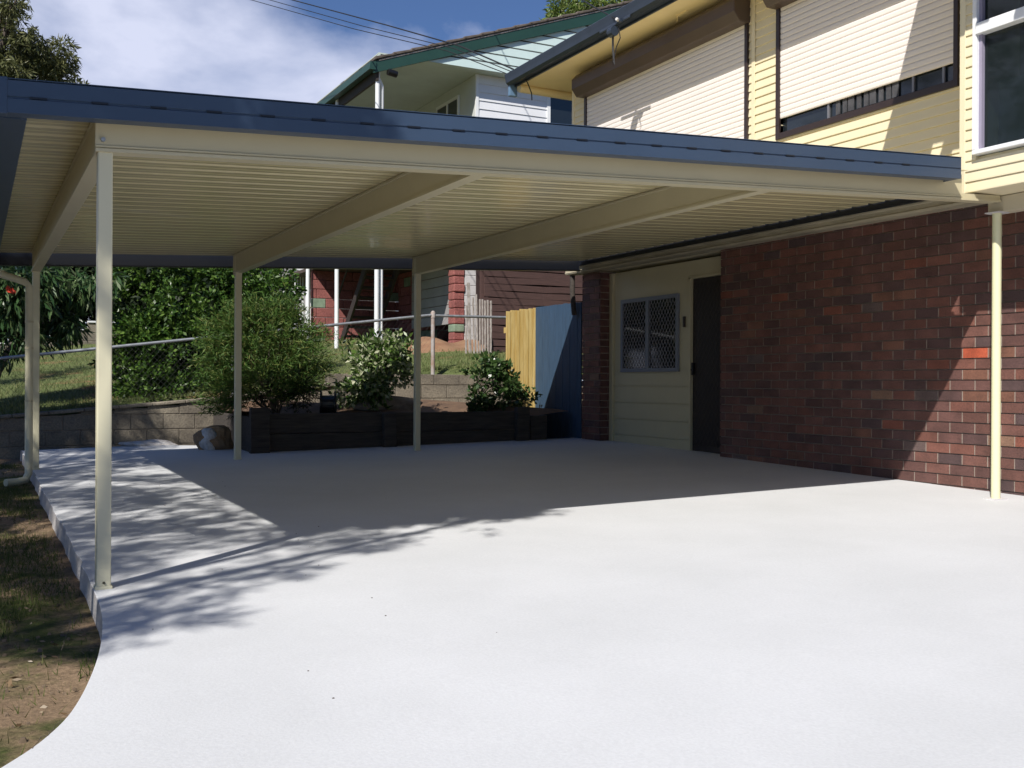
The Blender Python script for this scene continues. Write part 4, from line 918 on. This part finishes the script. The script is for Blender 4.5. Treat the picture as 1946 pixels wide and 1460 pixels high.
# tree outside the picture at the left, whose shade dapples slab and lawn
TG = thing('gum_tree', 'spreading gum tree left of the slab, its shade dappling concrete and grass', 'tree', (-5.2, .4, lz(-5.2, .4)))
def inpoly(x, y, poly):
    c = False; n = len(poly); j = n - 1
    for i in range(n):
        if ((poly[i][1] > y) != (poly[j][1] > y)) and (x < (poly[j][0] - poly[i][0]) * (y - poly[i][1]) / (poly[j][1] - poly[i][1]) + poly[i][0]): c = not c
        j = i
    return c
sp = [tuple(onG(a, b)[:2]) for a, b in ((150, 1200), (205, 1232), (290, 1195), (320, 1160), (400, 1110), (480, 1095), (560, 1078), (640, 1062), (760, 1035), (830, 1008), (930, 988), (900, 960), (600, 990))] + [(1.9, 6.8), (1.9, 13), (1.4, 16), (-3.5, 16.5), (-3, 5.2), (-1, 4.3)]
sp2 = [tuple(onG(a, b)[:2]) for a, b in ((205, 1230), (0, 1300), (0, 1150), (180, 1120))]
cl = []; k_ = -L / L.z
tries = 0
while len(cl) < 820 and tries < 20000:
    tries += 1; x, y = random.uniform(-3, 4), random.uniform(3.2, 16.5)
    if not inpoly(x, y, sp): continue
    dd = (y - 5.30) - .86 * (x - .57)
    if .65 < x < 1.8 and -.10 < dd < .34: continue
    if math.sin(x * 2.1 + 1.3 * math.sin(y * 1.9)) * math.sin(y * 3.3 + x) > .42: continue
    hgt = random.uniform(4.2, 6.2) + .8; t_ = hgt; p = Vector((x, y, G(x, y))) - Vector(L) / abs(L.z) * hgt
    k = random.uniform(.14, .32); cl.append((p.x, p.y, p.z, k * 1.3, k, k * .8))
for _ in range(70):                                # boughs shading the block wall
    x, y = random.uniform(-1.5, 2.1), random.uniform(13.2, 14.6); hgt = random.uniform(5, 6.5); p = Vector((x, y, random.uniform(-.9, -.4))) - Vector(L) / abs(L.z) * hgt
    k = random.uniform(.2, .36); cl.append((p.x, p.y, p.z, k * 1.3, k, k * .8))
def yardhit(px, py):
    d = ray(px, py); Y = 14.4
    while Y < 33:
        p = d * Y / d[1]
        if p[2] < yz(p[0], Y): return p
        Y += .1
    return d * 33 / d[1]
for (a, b, n) in (((-10, 728), (190, 700), 26), ((-10, 772), (235, 733), 34), ((-10, 800), (260, 780), 26)):   # boughs shading the yard in bands
    for _ in range(n):
        f = random.random(); q = yardhit(a[0] + (b[0] - a[0]) * f, a[1] + (b[1] - a[1]) * f + random.uniform(-7, 7)); hgt = random.uniform(5.5, 7.5); p = Vector(q) - Vector(L) / abs(L.z) * hgt
        k = random.uniform(.2, .34); cl.append((p.x, p.y, p.z, k * 1.6, k, k * .7))
for _ in range(34):                                # twigs shading the left of the fascia
    x = random.uniform(.0, 1.0) if _ < 22 else random.uniform(1.2, 1.9); hgt = random.uniform(3.2, 4.4); p = Vector((x, 5.1, random.uniform(1.12, 1.4))) - Vector(L) / abs(L.z) * hgt
    k = random.uniform(.10, .2); cl.append((p.x, p.y, p.z, k * 1.2, k, k * .8))
Pp, Dd = clump_pts(cl, 100, 7, .35); Dd = Dd + np.array([0, 0, -.4]); leaves(Pp, Dd, .13, .032, LM6, 'crown', TG, .25)
mb = MB(); tp = Vector((-5.0, 1.2, 2.2)); mb.tube([Vector((-5.2, .4, lz(-5.2, .4) - .2)), Vector((-5.25, .7, .6)), tp], [.22, .17, .14], 10)
for c in cl[::9]: e = Vector(c[:3]); m2 = tp.lerp(e, .5) + Vector((0, 0, .5)); mb.tube([tp, m2, e], [.07, .03, .008], 6)
mb.build('trunk', BARK, TG, smooth=True)

# unseen foliage row added left of the picture to block low sky
t = thing('sky_block_hedge', 'unseen row of dark foliage added at the left to block low sky', 'sky_block_hedge', (-8.5, 6, lz(-8.5, 6)))
cl = [(-8.5 + random.uniform(-.4, .4), y_, random.uniform(-.6, 2.2), .9, .9, .8) for y_ in np.linspace(-4, 15, 46)]
Pp, Dd = clump_pts(cl, 240, 8, .35); leaves(Pp, Dd, .20, .12, LM7, 'foliage', t, .2)
mb = MB()
for y_ in np.linspace(-4, 15, 16): mb.tube([(-8.5, y_, lz(-8.5, y_) - .1), (-8.45, y_ + .05, 1.2)], [.05, .02], 6)
mb.build('stems', BARK, t, smooth=True); t.children[-1]['kind'] = 'stuff'
# ============================================================ GRASS
def blades(name, n, fx, hmin, hmax, m_, wd=.006):
    Pp = fx(n); D = rng.normal(size=(len(Pp), 3)) * .45 + np.array([0, 0, 1.0])
    h_ = rng.uniform(hmin, hmax, len(Pp)); n = len(Pp); D /= np.linalg.norm(D, axis=1)[:, None]
    W = rng.normal(size=(n, 3)); W[:, 2] = 0; W /= np.linalg.norm(W, axis=1)[:, None]
    V = np.empty((n, 3, 3)); V[:, 0] = Pp - W * wd * .5; V[:, 1] = Pp + W * wd * .5; V[:, 2] = Pp + D * h_[:, None]
    me = bpy.data.meshes.new(name); me.vertices.add(3 * n); me.vertices.foreach_set('co', V.reshape(-1)); me.loops.add(3 * n); me.loops.foreach_set('vertex_index', np.arange(3 * n, dtype=np.int32))
    me.polygons.add(n); me.polygons.foreach_set('loop_start', np.arange(0, 3 * n, 3, dtype=np.int32)); me.polygons.foreach_set('loop_total', np.full(n, 3, dtype=np.int32)); me.update(calc_edges=True)
    me.materials.append(m_); o = link(name, me); return o
GR1 = leafmat('grass_blade', (.05, .07, .015), (.09, .13, .03), (.20, .18, .08), .7, .3, .2)
GR2 = leafmat('yard_blade', (.09, .125, .04), (.15, .19, .065), (.28, .26, .13), .7, .3, .2)
from mathutils import noise as mnoise
def fx1(n):
    out = []
    while len(out) < n:
        x, y = random.uniform(-1.6, .5), random.uniform(2.6, 13.6)
        if x > .49 - .08 * random.random() - (max(0, 4.6 - y) ** 1.6 * .22): continue
        v = mnoise.noise(Vector((x * 1.6, y * 1.1, 3))) + (.10 if y > 5 else -.18)
        if v < .0 and random.random() < .93: continue
        out.append((x, y, lz(x, y) - .004))
    return np.array(out)
o = blades('grass', 48000, fx1, .015, .065, GR1, .005); tag(o, 'patchy grass and bare soil beside the slab', 'grass', kind='stuff')
def fx2(n):
    out = []
    while len(out) < n:
        x, y = random.uniform(-3.0, 9.2), 14.35 + 13 * random.random() ** 1.5
        out.append((x, y, yz(x, y) - .01))
    return np.array(out)
o = blades('grass', 60000, fx2, .03, .10, GR2, .012); tag(o, 'green lawn sloping up behind the wire fence', 'grass', kind='stuff')
# leaf litter
def fx3(n):
    out = []
    while len(out) < n:
        x, y = random.uniform(-1.4, .48), random.uniform(2.6, 13.4)
        if x > .47 - (max(0, 4.6 - y) ** 1.6 * .22): continue
        out.append((x, y, lz(x, y) + .006))
    return np.array(out)
Pp = fx3(900); D = rng.normal(size=Pp.shape) * [1, 1, .15]
o = leaves(Pp, D, .035, .014, leafmat('dry_leaf', (.16, .10, .05), (.26, .19, .12), (.42, .36, .28), .8, .1, .2), 'leaf_litter', None, .1); tag(o, 'dry fallen leaves scattered over the front lawn', 'leaf litter', kind='stuff')
mb = MB(); rr = random.Random(8)
for i in range(900):
    x, y = rr.uniform(-1.3, .46), rr.uniform(2.5, 9)
    if x > .44 - (max(0, 4.6 - y) ** 1.6 * .22): continue
    r_ = rr.uniform(.004, .013); z = lz(x, y); c = [rr.uniform(.5, 1.1) * r_ for _ in range(8)]
    mb.hexa([(x - c[0], y - c[1], z - .004), (x + c[2], y - c[3], z - .004), (x + c[4], y + c[5], z - .004), (x - c[6], y + c[7], z - .004), (x - c[3] * .6, y - c[2] * .6, z + c[0]), (x + c[1] * .6, y - c[0] * .6, z + c[4]), (x + c[5] * .6, y + c[6] * .6, z + c[2]), (x - c[7] * .6, y + c[4] * .6, z + c[6])])
o = mb.build('clods', mat('clod', (.20, .145, .095), .95, .3, 8)); tag(o, 'small clods and pebbles on the bare soil beside the slab', 'clods', kind='stuff')
# hairline cracks near the curved edge
for pts in ([(60, 1425), (78, 1402), (92, 1396), (104, 1382), (122, 1366)], [(118, 1236), (124, 1215), (132, 1192), (137, 1170)]):
    pp_ = []
    for a, b in zip(pts[:-1], pts[1:]):
        for i in range(5): f = i / 5; q = onG(a[0] + (b[0] - a[0]) * f + random.uniform(-2, 2), (a[1] + (b[1] - a[1]) * f) + random.uniform(-2, 2)); pp_.append((q[0], q[1], q[2] + .0002))
    if pp_[0][0] > -.6:
        mb = MB(); mb.tube(pp_, .0011, 4); struct(mb.build('crack', mat('crack_dirt', (.16, .13, .10), .95, .2, 9)))
# specks on the slab
mb = MB(); rr = random.Random(3)
for i in range(30):
    x, y = rr.uniform(.6, 2.0), rr.uniform(3, 10); r_ = rr.uniform(.002, .0045); z = G(x, y)
    mb.hexa([(x - r_, y - r_, z - .001), (x + r_, y - r_ * .6, z - .001), (x + r_, y + r_, z - .001), (x - r_, y + r_ * .7, z - .001), (x - r_ * .6, y - r_ * .6, z + r_ * .6), (x + r_ * .6, y - r_ * .5, z + r_ * .7), (x + r_ * .5, y + r_ * .6, z + r_ * .5), (x - r_ * .6, y + r_ * .5, z + r_ * .6)])
o = mb.build('debris', mat('crumb', (.07, .05, .04), .9, .2, 5)); tag(o, 'tiny dark crumbs lying on the pale concrete', 'debris', kind='stuff')
